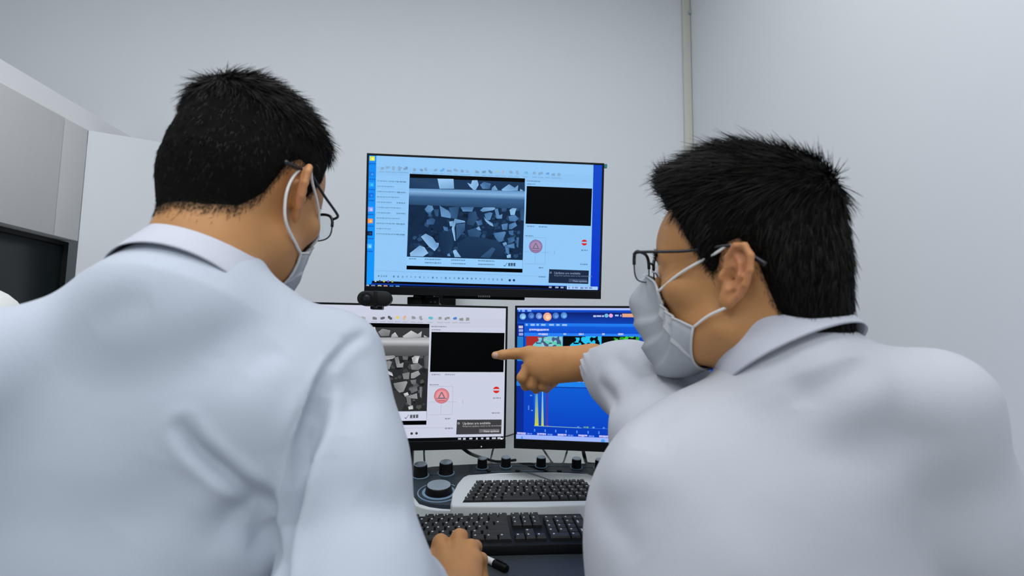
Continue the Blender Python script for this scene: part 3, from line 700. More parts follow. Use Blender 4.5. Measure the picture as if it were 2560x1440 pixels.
# webcam clipped to the lower left monitor's top edge
yw = 1.135
c = at(938, 747, yw); hw_, hh_ = .0365, .0162
t = empty('webcam', (c[0], yw, c[2]-hh_), 'small black pill-shaped webcam clipped on top of the lower left monitor', 'webcam')
pts = []
for sgn, a0 in ((1, -90), (-1, 90)):
    for k in range(9):
        a = math.radians(a0+k*22.5); pts.append((c[0]+sgn*(hw_-hh_)+hh_*math.cos(a), yw-.012, c[2]+hh_*math.sin(a)))
ps = [prism('body', pts, (0, .022, 0), 'black_plastic', bevel=.003)]
mr = Matrix.Rotation(math.radians(90), 4, 'X')
ps.append(lathe('lens_ring', [(.0125, 0), (.0125, .0016), (.0085, .0020), (.008, .0008)], 'satin_black', mtx=Matrix.Translation((c[0]-.016, yw-.0118, c[2])) @ mr))
ps.append(lathe('lens', [(.0078, 0), (.0075, .0012), (.004, .0022), (.0004, .0026)], 'dark_glass', mtx=Matrix.Translation((c[0]-.016, yw-.0117, c[2])) @ mr))
ps.append(box('clip_band', (c[0]-.002, yw-.0135, c[2]-.019), (c[0]+.006, yw+.012, c[2]+.0165), 'satin_black', bevel=.002))
ps.append(box('clip_foot', (c[0]-.012, yw+.0105, c[2]-.022), (c[0]+.014, yw+.036, c[2]-.006), 'black_plastic', bevel=.002))
adopt(t, *ps)

# ------------------------------------------------------------------ control console with inset keyboard
SLP = .16; Z0C, Y0C = .785, 1.06
PN = np.array([0, -SLP, 1.0]); PN /= np.linalg.norm(PN)
def con(px, py, lift=0): return atpl(px, py, (0, Y0C, Z0C+lift), PN)
def onp(x, y, lift=0): return np.array([x, y, Z0C+SLP*(y-Y0C)+lift])
xc = at(1330, 1230, 1.15)[0]
t = empty('control_console', (xc, 1.16, ZD), 'curved slate-grey microscope control console with knobs and an inset keyboard', 'control console')
half = [con(1330,1156.5), con(1240,1158), con(1180,1160.5), con(1130,1163), con(1080,1166), con(1046,1172), con(1023,1185), con(1026,1202), con(1034,1232), con(1048,1250), con(1075,1258), con(1105,1262), con(1150,1264)]
out = [(p_[0], p_[1]) for p_ in half]+[(2*xc-p_[0], p_[1]) for p_ in half[::-1]]
def slab(name, outline, ztop_lift, zbot, m, bevel=.003):
    n = len(outline); top = [onp(x, y, ztop_lift) for x, y in outline]; bot = [np.array([x, y, zbot if zbot is not None else 0]) for x, y in outline]
    bm = bmesh.new(); tv = [bm.verts.new(v) for v in top]; bv = [bm.verts.new(v) for v in bot]
    ft = bm.faces.new(tv); bm.faces.new(bv[::-1])
    for i in range(n): bm.faces.new((tv[i], tv[(i+1) % n], bv[(i+1) % n], bv[i]))
    if bevel: bmesh.ops.bevel(bm, geom=list(ft.edges), offset=bevel, segments=3, profile=.5, affect='EDGES')
    return smooth_by_angle(bm_obj(name, bm, m))
ps = []
# light base a little larger than the slate panel
cx_, cy_ = xc, 1.17
base = [(cx_+(x-cx_)*1.012+(-.003 if x < cx_ else .003), y-.006 if y < 1.17 else y) for x, y in out]
ps.append(slab('console_base', base, -.008, ZD, 'white_plastic', .003))
ps.append(slab('console_panel', out, 0, .772, 'panel_slate', .002))
# left foot of the base towards the front (pale wedge)
w = [con(1042,1252), con(1122,1262), con(1128,1276), con(1040,1284)]
# keyboard frame
kf = [con(1126,1266), con(1131,1243), con(1143,1215), con(1157,1199), con(1170,1193), con(1250,1189), con(1330,1188)]
ko = [(p_[0], p_[1]) for p_ in kf]; ko = ko+[(2*xc-x, y) for x, y in ko[::-1]]; ko += [(2*xc-kf[0][0]-.004, kf[0][1]-.012), (xc, kf[0][1]-.016), (kf[0][0]+.004, kf[0][1]-.012)]
ps.append(slab('keyboard_frame', ko, .006, .76, 'white_plastic', .004))
ki = [con(1156,1256.5,.006), con(1190,1207,.006)]
klx, kly0, kly1 = ki[0][0], ki[0][1], ki[1][1]
wtx = ki[1][0]
well = [(klx, kly0), (2*xc-klx, kly0), (2*xc-wtx+.0, kly1), (wtx, kly1)]
ps.append(slab('key_well', well, .0064, .775, 'key_well', 0))
def key_mesh(name, w_, d_, h_, m='key_black', legend=True, inset=.0018):
    a, b = w_/2, d_/2; c, e = a-inset, b-inset
    V = [(-a,-b,0),(a,-b,0),(a,b,0),(-a,b,0),(-a*.97,-b*.97,h_*.6),(a*.97,-b*.97,h_*.6),(a*.97,b*.97,h_*.6),(-a*.97,b*.97,h_*.6),(-c,-e,h_),(c,-e,h_),(c,e,h_),(-c,e,h_)]
    Fq = [(3,2,1,0),(0,1,5,4),(1,2,6,5),(2,3,7,6),(3,0,4,7),(4,5,9,8),(5,6,10,9),(6,7,11,10),(7,4,8,11),(8,9,10,11)]
    fm = [0]*10
    if legend:
        V += [(-c*.72, e*.10, h_+.0001), (-c*.72+.0030, e*.10, h_+.0001), (-c*.72+.0030, e*.72, h_+.0001), (-c*.72, e*.72, h_+.0001)]; Fq.append((12, 13, 14, 15)); fm.append(1)
    me = bpy.data.meshes.new(name); me.from_pydata(V, [], Fq); me.materials.append(MATS[m]); me.materials.append(MATS['key_legend']); me.polygons.foreach_set('material_index', fm); me.update(); return me
KM = {}
def add_key(parent, x, y, w_, d_, MXb, h_=.0075, legend=True):
    kk = (round(w_, 4), round(d_, 4), h_, legend)
    if kk not in KM: KM[kk] = key_mesh('key', w_, d_, h_, legend=legend)
    o = bpy.data.objects.new('key', KM[kk]); COL.objects.link(o); o.parent = parent; o.matrix_parent_inverse = Matrix.Translation(-Vector(parent.location))
    o.matrix_basis = MXb @ Matrix.Translation((x, y, 0)); return o
# rows on the slanted well, front row narrower keys left by the trapezoid
exk = np.array([1, 0, 0]); eyk = np.array([0, 1, SLP]); eyk /= np.linalg.norm(eyk)
MXK = Matrix(np.stack([exk, eyk, np.cross(exk, eyk)], 1).tolist()).to_4x4(); MXK.translation = Vector(onp(xc, kly0, .0066))
nrow = 6; dep = (kly1-kly0)*math.sqrt(1+SLP**2); rp = dep/nrow
for r_ in range(nrow):
    f = (r_+.5)/nrow; hw2 = (xc-klx)+(klx-wtx)*f-.001
    pitch = .0185
    if r_ == 0: ws = [pitch*1.0]*4+[pitch*4.2]+[pitch]*7
    else:
        n_ = int(2*hw2/pitch); ws = [pitch]*n_
    sc = 2*hw2/sum(ws); x = -hw2
    for w_ in ws:
        w_ *= sc; add_key(t, x+w_/2, (r_+.5)*rp, w_-.0022, rp-.0020, MXK, h_=.0062, legend=w_ < .03); x += w_
# logo above keys
q0, q1 = con(1337,1201.5,.0062), con(1352,1205,.0062)
lg = [mesh_obj('maker_logo', [onp(q0[0], q1[1], .0063), onp(q1[0], q1[1], .0063), onp(q1[0], q0[1], .0063), onp(q0[0], q0[1], .0063)], [(0, 1, 2, 3)], 'logo_blue')]
ps += lg
# knobs (aluminium cap on black skirt)
TILT = Matrix.Rotation(math.atan(SLP), 4, 'X')
def knob(px, py, r, h_, cap=True):
    p0 = con(px, py); m_ = Matrix.Translation(p0) @ TILT
    o = lathe('knob', [(r*1.02, 0), (r*1.02, h_*.08), (r*.98, h_*.12), (r*.93, h_*.8), (r*.9, h_*.9), (r*.86, h_*.93)], 'knob_black', mtx=m_)
    c_ = lathe('knob_cap', [(r*.86, h_*.931), (r*.85, h_*.985), (r*.8, h_), (.0005, h_*1.0)], 'knob_alu', mtx=m_)
    w_ = lathe('knob_collar', [(r*1.22, 0), (r*1.22, .0012), (r*1.05, .0014)], 'panel_line', mtx=m_)
    adopt(t, o); 
    for ch in (c_, w_): ch.parent = o
    return o
knob(1051, 1189, .0165, .028); knob(1115, 1183, .0165, .028)
for px, py in ((1205.5,1168.5), (1264.5,1166), (1352.5,1165.5), (1441,1169), (1499,1172)): knob(px, py, .0122, .0235)
knob(1097, 1231, .0290, .0175)
# inlaid light lines
def inlay(name, pts, w_): 
    P_ = catmull([con(*p_) for p_ in pts], 6) if len(pts) > 2 else np.array([con(*p_) for p_ in pts])
    V, Fq = tube_arrays(P_+np.array([0, 0, .0004]), w_, 6, flat=(1, .35)); return mesh_obj(name, V, Fq, 'panel_line', smooth=True)
ps.append(inlay('inlay_line', [(1185,1181), (1225,1179.5), (1290,1178)], .0012)); ps.append(inlay('inlay_line', [(1302,1177.5), (1380,1178), (1440,1180), (1475,1186)], .0012))
ps.append(inlay('inlay_line', [(1220,1166), (1290,1164), (1400,1165), (1500,1169)], .001)); ps.append(inlay('inlay_line', [(1070,1186), (1100,1185)], .001))
c = con(1097, 1231)
rp_ = [onp(c[0]+.044*math.cos(a), c[1]+.044*math.sin(a), .0005) for a in np.linspace(math.radians(40), math.radians(330), 30)]
V, Fq = tube_arrays(rp_, .0016, 6, flat=(1, .35)); ps.append(mesh_obj('dial_ring', V, Fq, 'panel_line', smooth=True))
for px, py in ((1222,1178), (1294,1177), (1363,1176), (1398,1177.5)):
    p0 = con(px, py); ps.append(lathe('push_button', [(.0062, 0), (.006, .0018), (.004, .0024), (.0005, .0026)], 'knob_black', mtx=Matrix.Translation(p0) @ TILT))
adopt(t, *ps)

# ------------------------------------------------------------------ front keyboard
KB0 = atz(1452, 1285, .776)      # far right corner
kw, kd = .447, .135
t = empty('keyboard', (KB0[0]-kw/2, KB0[1]-kd/2, ZD+.003), 'full-size black keyboard on the dark mat in front of the console', 'keyboard')
kx0 = KB0[0]-kw; ky0 = KB0[1]-kd; zf, zr = ZD+.0205, ZD+.0275
zs = (zr-zf)/kd
V = [(kx0, ky0, ZD+.0031), (kx0+kw, ky0, ZD+.0031), (kx0+kw, ky0+kd, ZD+.0031), (kx0, ky0+kd, ZD+.0031), (kx0, ky0, zf), (kx0+kw, ky0, zf), (kx0+kw, ky0+kd, zr), (kx0, ky0+kd, zr)]
bm = bmesh.new(); vv = [bm.verts.new(v) for v in V]
for f in ((3,2,1,0),(0,1,5,4),(1,2,6,5),(2,3,7,6),(3,0,4,7),(4,5,6,7)): bm.faces.new([vv[i] for i in f])
bmesh.ops.bevel(bm, geom=bm.edges[:], offset=.003, segments=2, profile=.5, affect='EDGES')
bd = smooth_by_angle(bm_obj('body', bm, 'black_plastic')); adopt(t, bd)
ey2 = np.array([0, 1, zs]); ey2 /= np.linalg.norm(ey2)
MXB = Matrix(np.stack([exk, ey2, np.cross(exk, ey2)], 1).tolist()).to_4x4(); MXB.translation = Vector((kx0, ky0, zf+.0002))
U = .019; x_m = .012; rows = [.012+.0095+i*U for i in range(5)]+[.012+.0095+5*U+.0015]
lay = [[1.25,1.25,1.25,6.25,1.25,1.25,1.25,1.25], [2.25]+[1]*10+[2.75], [1.75]+[1]*11+[2.25], [1.5]+[1]*12+[1.5], [1]*13+[2]]
for r_, ws in enumerate(lay):
    x = x_m
    for w_ in ws: add_key(t, x+w_*U/2, rows[r_], w_*U-.0012, U-.0012, MXB, legend=w_ < 2); x += w_*U
for gx in ([0], [2,3,4,5], [6.5,7.5,8.5,9.5], [11,12,13,14]):
    for g_ in gx: add_key(t, x_m+(g_+.5)*U, rows[5], U-.0012, .0165, MXB)
xn = x_m+15*U+.0055
for c_ in range(3):
    for r_ in (3, 4, 5): add_key(t, xn+(c_+.5)*U, rows[r_], U-.0012, U-.0012 if r_ < 5 else .0165, MXB)
    add_key(t, xn+(c_+.5)*U, rows[0], U-.0012, U-.0012, MXB)
add_key(t, xn+1.5*U, rows[1], U-.0012, U-.0012, MXB)
xp = xn+3*U+.0055
for c_ in range(3):
    for r_ in (1, 2, 3, 4):
        add_key(t, xp+(c_+.5)*U, rows[r_], U-.0012, U-.0012, MXB)
add_key(t, xp+U, rows[0], 2*U-.0012, U-.0012, MXB); add_key(t, xp+2.5*U, rows[0], U-.0012, U-.0012, MXB)
add_key(t, xp+3.5*U, rows[4], U-.0012, U-.0012, MXB)
for rr_ in (0, 2): add_key(t, xp+3.5*U, rows[rr_]+U/2, U-.0012, 2*U-.0012, MXB)

# ------------------------------------------------------------------ pen
pa, pb = atz(1192, 1386, ZD+.0085), atz(1268, 1423, ZD+.0085)
d = (pb-pa); Lp = np.linalg.norm(d); d /= Lp
pa2 = pb-d*.135
t = empty('pen', tuple(pb-d*.07-np.array([0, 0, .006])), 'white marker pen with black cap lying on the dark mat beside the hand', 'pen')
q = Vector(d).to_track_quat('Z', 'Y').to_matrix().to_4x4(); q.translation = Vector(pa2)
ps = [lathe('barrel', [(.0015, 0), (.004, .006), (.0052, .012), (.0055, .10), (.0055, .104)], 'pen_white', k=18, mtx=q),
      lathe('cap', [(.0060, .1042), (.0064, .107), (.0064, .131), (.0055, .134), (.0005, .135)], 'satin_black', k=18, mtx=q)]
cm = q @ Matrix.Translation((0, 0, 0)); up_loc = (q.to_3x3().inverted() @ Vector((0, 0, 1)))
ps.append(tube('pocket_clip', [np.array(q @ (up_loc*.0068+Vector((0, 0, .108)))), np.array(q @ (up_loc*.0078+Vector((0, 0, .119)))), np.array(q @ (up_loc*.0072+Vector((0, 0, .132))))], .0011, 'satin_black', k=6))
adopt(t, *ps)

# ------------------------------------------------------------------ cables behind the console
def cable(name, pts, r, m, label):
    V, Fq = tube_arrays(catmull([np.asarray(p_) for p_ in pts], 8), r, 7); return tag(mesh_obj(name, V, Fq, m, smooth=True), label, 'cable')
zc_ = ZD+.0095
cable('cable', [at(1153,1118,1.29), at(1180,1136,1.31), atz(1215,1147,zc_+.003), atz(1245,1154,zc_), atz(1290,1150,zc_)], .0042, 'cable_black', 'thick black cable drooping from the lower left monitor to the desk')
cable('cable', [at(1061,1110,1.3), at(1060,1130,1.31), at(1061,1150,1.32), atz(1062,1152,zc_-.002)], .0024, 'cable_grey', 'thin grey cable hanging straight down beside the black monitor post')
cable('cable', [at(1238,1108,1.3), at(1232,1126,1.32), at(1229,1138,1.34), atz(1227,1146,zc_+.004)], .0024, 'cable_grey', 'thin grey cable slanting down right of the thick black cable')
cable('cable', [at(1357,1122,1.3), at(1367,1137,1.32), atz(1376,1150,zc_-.002), atz(1381,1156,zc_-.002)], .0026, 'cable_grey', 'thin grey cable leaving the right monitor, slanting down to the right')
cable('cable', [at(1419,1122,1.3), at(1415,1137,1.32), atz(1410,1152,zc_-.002), atz(1406,1158,zc_-.002)], .0024, 'cable_grey', 'thin grey cable leaving the right monitor, slanting down to the left')
cable('cable', [at(1458,1125,1.3), at(1462,1145,1.31), atz(1468,1158,zc_), atz(1490,1161,zc_)], .0046, 'cable_black', 'thick black cable under the right monitor near the right man')
cable('cable', [at(1255,1094,1.40), at(1272,1089,1.39), at(1285,1085,1.39), at(1300,1085,1.40)], .0018, 'cable_grey', 'thin dark cable crossing the gap between the two lower monitors')
cable('cable', [atz(1040,1168,zc_+.02), atz(1028,1182,zc_+.03), con(1019,1197,-.008), con(1018,1215,-.02), atz(1015,1250,zc_)], .0022, 'elastic', 'white cable curling round the left end of the console')

# ------------------------------------------------------------------ distance-field modelling
def ell(p, c, r, Rm=None):
    q = p-np.asarray(c)
    if Rm is not None: q = q @ Rm
    r = np.asarray(r, float); k0 = np.linalg.norm(q/r, axis=-1); k1 = np.linalg.norm(q/(r*r), axis=-1)
    return k0*(k0-1)/np.maximum(k1, 1e-6)
def cone(p, a, b, ra, rb):
    a, b = np.asarray(a, float), np.asarray(b, float); ba = b-a; q = p-a
    t = np.clip(q @ ba/np.dot(ba, ba), 0, 1)
    return np.linalg.norm(q-t[..., None]*ba, axis=-1)-(ra+(rb-ra)*t)
def smin(a, b, k):
    h = np.maximum(k-np.abs(a-b), 0)/k; return np.minimum(a, b)-h*h*k*.25
def smin_v(a, b, k):
    h = np.maximum(k-np.abs(a-b), 0)/k; return np.minimum(a, b)-h*h*k*.25
def smax(a, b, k): return -smin(-a, -b, k)
def sstep(a, b, x):
    t = np.clip((x-a)/(b-a), 0, 1); return t*t*(3-2*t)
def chain(p, pts, rs, k=.006):
    d = None
    for i in range(len(pts)-1):
        c = cone(p, pts[i], pts[i+1], rs[i], rs[i+1]); d = c if d is None else smin(d, c, k)
    return d
def mesh_sdf(f, lo, hi, h, slack=1.9):
    """sparse surface nets: coarse blocks near the surface are refined; returns verts, quads"""
    lo, hi = np.asarray(lo, float), np.asarray(hi, float); nb = 8; Hc = nb*h
    nblk = np.ceil((hi-lo)/Hc).astype(int)
    I = np.stack(np.meshgrid(*[np.arange(n) for n in nblk], indexing='ij'), -1).reshape(-1, 3)
    fc = f(lo+(I+.5)*Hc); act = I[np.abs(fc) < Hc*.87*slack]
    loc = np.stack(np.meshgrid(*[np.arange(nb+1)]*3, indexing='ij'), -1).reshape(-1, 3)
    GV, GI, S0 = [], [], []
    for st in range(0, len(act), 400):
        a = act[st:st+400]; P = lo+((a[:, None, :]*nb+loc[None])*h)
        v = f(P.reshape(-1, 3)).reshape(len(a), nb+1, nb+1, nb+1)
        sg = v < 0
        c8 = [v[:, dx:dx+nb, dy:dy+nb, dz:dz+nb] for dx in (0, 1) for dy in (0, 1) for dz in (0, 1)]
        cnt = sum((c < 0).astype(np.int8) for c in c8); m = (cnt > 0) & (cnt < 8)
        b, i, j, k = np.nonzero(m)
        if len(b) == 0: continue
        cv = np.stack([c[m] for c in c8], 1)
        co = np.array([(dx, dy, dz) for dx in (0, 1) for dy in (0, 1) for dz in (0, 1)], float)
        acc = np.zeros((len(b), 3)); num = np.zeros(len(b))
        for e0 in range(8):
            for e1 in range(e0+1, 8):
                if np.abs(co[e0]-co[e1]).sum() != 1: continue
                s0, s1 = cv[:, e0], cv[:, e1]; x = (s0 < 0) != (s1 < 0)
                t = np.where(x, s0/np.where(x, s0-s1, 1), 0)
                acc += np.where(x[:, None], co[e0]+t[:, None]*(co[e1]-co[e0]), 0); num += x
        gi = a[b]*nb+np.stack([i, j, k], 1)
        GV.append(lo+(gi+acc/num[:, None])*h); GI.append(gi); S0.append(np.stack([cv[:, 0], cv[:, 4], cv[:, 2], cv[:, 1]], 1) < 0)
    V = np.concatenate(GV); G = np.concatenate(GI); S = np.concatenate(S0)
    dim = nblk*nb+2; key = (G[:, 0]*dim[1]+G[:, 1])*dim[2]+G[:, 2]
    order = np.argsort(key); sk = key[order]
    def find(g):
        kk = (g[:, 0]*dim[1]+g[:, 1])*dim[2]+g[:, 2]; pos = np.clip(np.searchsorted(sk, kk), 0, len(sk)-1)
        return np.where(sk[pos] == kk, order[pos], -1)
    Q = []
    for ax in range(3):
        u, w = [(1, 2), (2, 0), (0, 1)][ax]
        x = S[:, 0] != S[:, ax+1]; g = G[x]; flip = S[x, 0]
        eu = np.zeros(3, int); eu[u] = 1; ew = np.zeros(3, int); ew[w] = 1
        q = np.stack([find(g), find(g-eu), find(g-eu-ew), find(g-ew)], 1)
        ok = (q >= 0).all(1); q = q[ok]; fl = flip[ok]
        Q.append(np.where(fl[:, None], q, q[:, ::-1]))
    return V, np.concatenate(Q)
def mesh_two(f, lo, hi, zs, h1, h2):
    """fine above height zs, coarser below"""
    a = mesh_sdf(f, (lo[0], lo[1], zs), hi, h1); b = mesh_sdf(f, lo, (hi[0], hi[1], zs+.012), h2)
    k = b[0][:, 2] < zs+.010; qb = b[1][k[b[1]].all(1)]
    return np.concatenate([a[0], b[0]]), np.concatenate([a[1], qb+len(a[0])])
def vnormals(V, Q):
    n = np.cross(V[Q[:, 2]]-V[Q[:, 0]], V[Q[:, 3]]-V[Q[:, 1]]); N = np.zeros_like(V)
    for k in range(4): np.add.at(N, Q[:, k], n)
    return N/(np.linalg.norm(N, axis=1)[:, None]+1e-12)
def polydist(P, pl):
    """distance of points to a 3-D polyline and the parameter along it"""
    pl = np.asarray(pl, float); best = np.full(len(P), 1e9); tt = np.zeros(len(P)); n = len(pl)-1
    for i in range(n):
        a, b = pl[i], pl[i+1]; ba = b-a; t = np.clip((P-a) @ ba/np.dot(ba, ba), 0, 1)
        d = np.linalg.norm(P-a-t[:, None]*ba, axis=1); u = d < best; best = np.where(u, d, best); tt = np.where(u, (i+t)/n, tt)
    return best, tt
def noise3(P, scale, seed=0):
    """smooth value noise, -1..1"""
    q = P*scale+np.array([17.3, 5.1, 9.7])*(seed+1); i = np.floor(q).astype(np.int64); f = q-i; f = f*f*(3-2*f)
    def hsh(a):
        h_ = (a[:, 0]*73856093) ^ (a[:, 1]*19349663) ^ (a[:, 2]*83492791) ^ (seed*2654435); h_ = (h_*1103515245+12345) & 0x7fffffff
        return (h_ >> 8) % 10007/10007.0
    r = 0
    for dx in (0, 1):
        for dy in (0, 1):
            for dz in (0, 1):
                w = (f[:, 0] if dx else 1-f[:, 0])*(f[:, 1] if dy else 1-f[:, 1])*(f[:, 2] if dz else 1-f[:, 2]); r = r+w*hsh(i+np.array([dx, dy, dz]))
    return r*2-1
def trace(f, px, py, t0=.2, t1=2.0):
    """where the sight line through a pixel meets a surface"""
    d = ray(px, py); d = d/np.linalg.norm(d); t = t0
    for _ in range(90):
        v = f((CAM+d*t)[None])[0]
        if v < .0006: return CAM+d*t
        t += max(v*.7, .0008)
        if t > t1: return None
    return CAM+d*t

class Pose:
    """head frame: local x = the person's right, y = face forward, z = up; origin midway between the ears"""
    def __init__(s, org, bearing, down, tilt=0, fy=1.0):
        s.fy = fy
        b, d = math.radians(bearing), math.radians(down)
        s.R = rotm('z', -b) @ rotm('x', -d) @ rotm('y', math.radians(tilt)); s.o = np.asarray(org, float)
    def w(s, p):
        p = np.array(p, float); p[..., 1] = np.where(p[..., 1] > 0, p[..., 1]*s.fy, p[..., 1]); return p @ s.R.T+s.o
    def l(s, P):
        p = (np.asarray(P, float)-s.o) @ s.R; p[..., 1] = np.where(p[..., 1] > 0, p[..., 1]/s.fy, p[..., 1]); return p

def ear_sdf(q, sd, sc=1.0, flare=28):
    fl = math.radians(flare)
    e_a = np.array([sd*math.sin(fl), -math.cos(fl), 0]); e_c = np.array([sd*math.cos(fl), math.sin(fl), 0]); e_b = np.array([0, 0, 1.0])
    tl = math.radians(14); a2 = e_a*math.cos(tl)-e_b*math.sin(tl); b2 = e_b*math.cos(tl)+e_a*math.sin(tl)
    o = np.array([sd*.0765, .002, -.004])+e_a*.010*sc
    r = q-o; u = np.stack([r @ a2, r @ b2, r @ e_c], -1)/sc
    d = ell(u, (.003, .002, -.001), (.0165, .029, .0038))
    d = smin(d, ell(u, (-.004, -.026, -.001), (.0095, .0105, .0042)), .006)
    rim = chain(u, [(-.010, .004, .001), (-.010, .017, .002), (-.002, .029, .0035), (.009, .030, .004), (.0175, .021, .004), (.0195, .007, .004), (.0165, -.008, .0035), (.010, -.020, .002), (.002, -.029, .001)],
                [.0026, .003, .0034, .0036, .0036, .0034, .0032, .003, .003], .002)
    d = smin(d, rim, .003)
    anti = chain(u, [(-.001, .020, .001), (.007, .012, .003), (.0095, .0, .0035), (.006, -.012, .003), (-.002, -.017, .002)], [.002, .0026, .003, .0028, .0025], .002)
    d = smin(d, anti, .003)
    d = smin(d, ell(u, (-.0125, -.003, .0015), (.004, .006, .0036)), .003)
    d = smax(d, -ell(u, (-.002, -.003, .0050), (.0080, .0110, .0076)), .002)
    d = smax(d, -ell(u, (-.0060, -.004, .0), (.0042, .0055, .009)), .0015)
    d = smin(d, cone(u, (-.010, .010, -.006), (-.010, -.014, -.006), .006, .005), .005)
    return d*sc
def face_sdf(q):
    x = np.abs(q[..., 0]); m = np.stack([x, q[..., 1], q[..., 2]], -1)
    d = ell(m, (0, -.003, .045), (.0755, .094, .085))
    d = smin(d, ell(m, (0, .032, .045), (.063, .060, .060)), .03)
    d = smin(d, ell(m, (0, .030, -.028), (.061, .060, .078)), .03)
    d = smin(d, ell(m, (0, -.050, -.002), (.055, .042, .050)), .03)
    d = smin(d, cone(m, (.049, .012, -.060), (.014, .074, -.090), .019, .017), .025)
    d = smin(d, ell(m, (0, .078, -.090), (.022, .019, .019)), .016)
    d = smin(d, ell(m, (.046, .058, -.012), (.020, .021, .017)), .02)
    d = smin(d, cone(m, (0, .082, .031), (.040, .070, .031), .013, .011), .014)
    d = smax(d, -ell(m, (.032, .106, .013), (.017, .016, .012)), .012)
    d = smin(d, ell(m, (.032, .078, .013), (.0135, .0125, .0125)), .003)
    d = smin(d, cone(m, (0, .089, .022), (0, .113, -.022), .0065, .0095), .010)
    d = smin(d, ell(m, (.0115, .101, -.026), (.0075, .009, .007)), .006)
    d = smin(d, ell(m, (0, .087, -.054), (.027, .015, .010)), .012)
    d = smin(d, ell(m, (0, .086, -.064), (.023, .015, .008)), .006)
    return d
HL = {'left':  [(0, .083), (35, .085), (55, .068), (66, .030), (74, .004), (80, .000), (86, .030), (100, .036), (112, .018), (124, -.028), (140, -.056), (160, -.066), (180, -.066)],
      'right': [(0, .090), (35, .089), (52, .064), (62, .036), (70, .014), (76, -.002), (81, .004), (87, .028), (100, .034), (110, .020), (118, -.012), (128, -.045), (145, -.068), (165, -.078), (180, -.078)]}
def hair_edge(q, who):
    th = np.degrees(np.abs(np.arctan2(q[..., 0], q[..., 1]))); a = np.array(HL[who]); return q[..., 2]-np.interp(th, a[:, 0], a[:, 1])

SKIN = np.array([.53, .258, .098])
def skin_cols(P, pose, who, base=SKIN):
    q = pose.l(P); c = np.tile(base, (len(P), 1)).astype(float)
    n = noise3(P, 60, 3)[:, None]; c *= 1+.05*n
    red = np.array([.54, .205, .10])
    near = np.exp(-((np.abs(q[:, 0])-.088)/.012)**2)*np.exp(-((q[:, 1]+.012)/.03)**2)*np.exp(-(q[:, 2]/.045)**2); c = c*(1-.75*near[:, None])+red*.75*near[:, None]
    nose = np.exp(-((q[:, 1]-.115)/.018)**2)*np.exp(-((q[:, 2]+.02)/.025)**2); c = c*(1-.3*nose[:, None])+red*.3*nose[:, None]
    e = hair_edge(q, who); st = sstep(-.012, .016, e+.004*noise3(P, 220, 5)); ear = (np.abs(q[:, 0]) > .0795) & (q[:, 2] < .05)
    st = np.where(ear, 0, st); c = c*(1-.93*st[:, None])+np.array([.014, .012, .010])*.93*st[:, None]
    lip = np.exp(-((q[:, 2]+.059)/.009)**2)*np.exp(-((q[:, 1]-.1)/.012)**2)*np.exp(-(q[:, 0]/.022)**4); c = c*(1-.5*lip[:, None])+np.array([.42, .15, .11])*.5*lip[:, None]
    return c

def strands(name, roots, nrm, flow, length, lift, rnd, parent, width=.00045, seg=4, curl=.25):
    """hair as tapered ribbons growing from roots, combed along flow and lifted off the head"""
    n = len(roots); L = np.broadcast_to(np.asarray(length), (n,)); lf = np.broadcast_to(np.asarray(lift), (n,))
    fl = flow-(flow*nrm).sum(1)[:, None]*nrm; fl /= np.linalg.norm(fl, axis=1)[:, None]+1e-9
    jit = rnd.normal(size=(n, 3))*curl; d = fl*(1-lf[:, None])+nrm*lf[:, None]+jit; d /= np.linalg.norm(d, axis=1)[:, None]
    side = np.cross(d, nrm+rnd.normal(size=(n, 3))*.5); side /= np.linalg.norm(side, axis=1)[:, None]+1e-9
    bend = fl*rnd.uniform(-.2, .9, n)[:, None]-nrm*.25
    V = np.zeros((n, seg+1, 2, 3))
    for k in range(seg+1):
        t = k/seg; p = roots+d*(L*t)[:, None]+bend*(L*t*t*.35)[:, None]; w = width*(1-.85*t**1.5)
        V[:, k, 0] = p-side*w; V[:, k, 1] = p+side*w
    base = (np.arange(n)*(seg+1)*2)[:, None, None]; k = np.arange(seg)[None, :, None]*2
    Fq = (base+k+np.array([0, 1, 3, 2])[None, None]).reshape(-1, 4)
    return mesh_obj(name, V.reshape(-1, 3), Fq, 'hair_black', parent, smooth=True)
def sample_surface(V, Q, n, rnd, wt=None):
    A = np.linalg.norm(np.cross(V[Q[:, 2]]-V[Q[:, 0]], V[Q[:, 3]]-V[Q[:, 1]]), axis=1)
    if wt is not None: A = A*wt[Q].mean(1)
    idx = np.searchsorted(np.cumsum(A)/A.sum(), rnd.rand(n)); a, b = rnd.rand(n, 1), rnd.rand(n, 1); q = V[Q[idx]]
    return q[:, 0]*(1-a)*(1-b)+q[:, 1]*a*(1-b)+q[:, 2]*a*b+q[:, 3]*(1-a)*b, idx

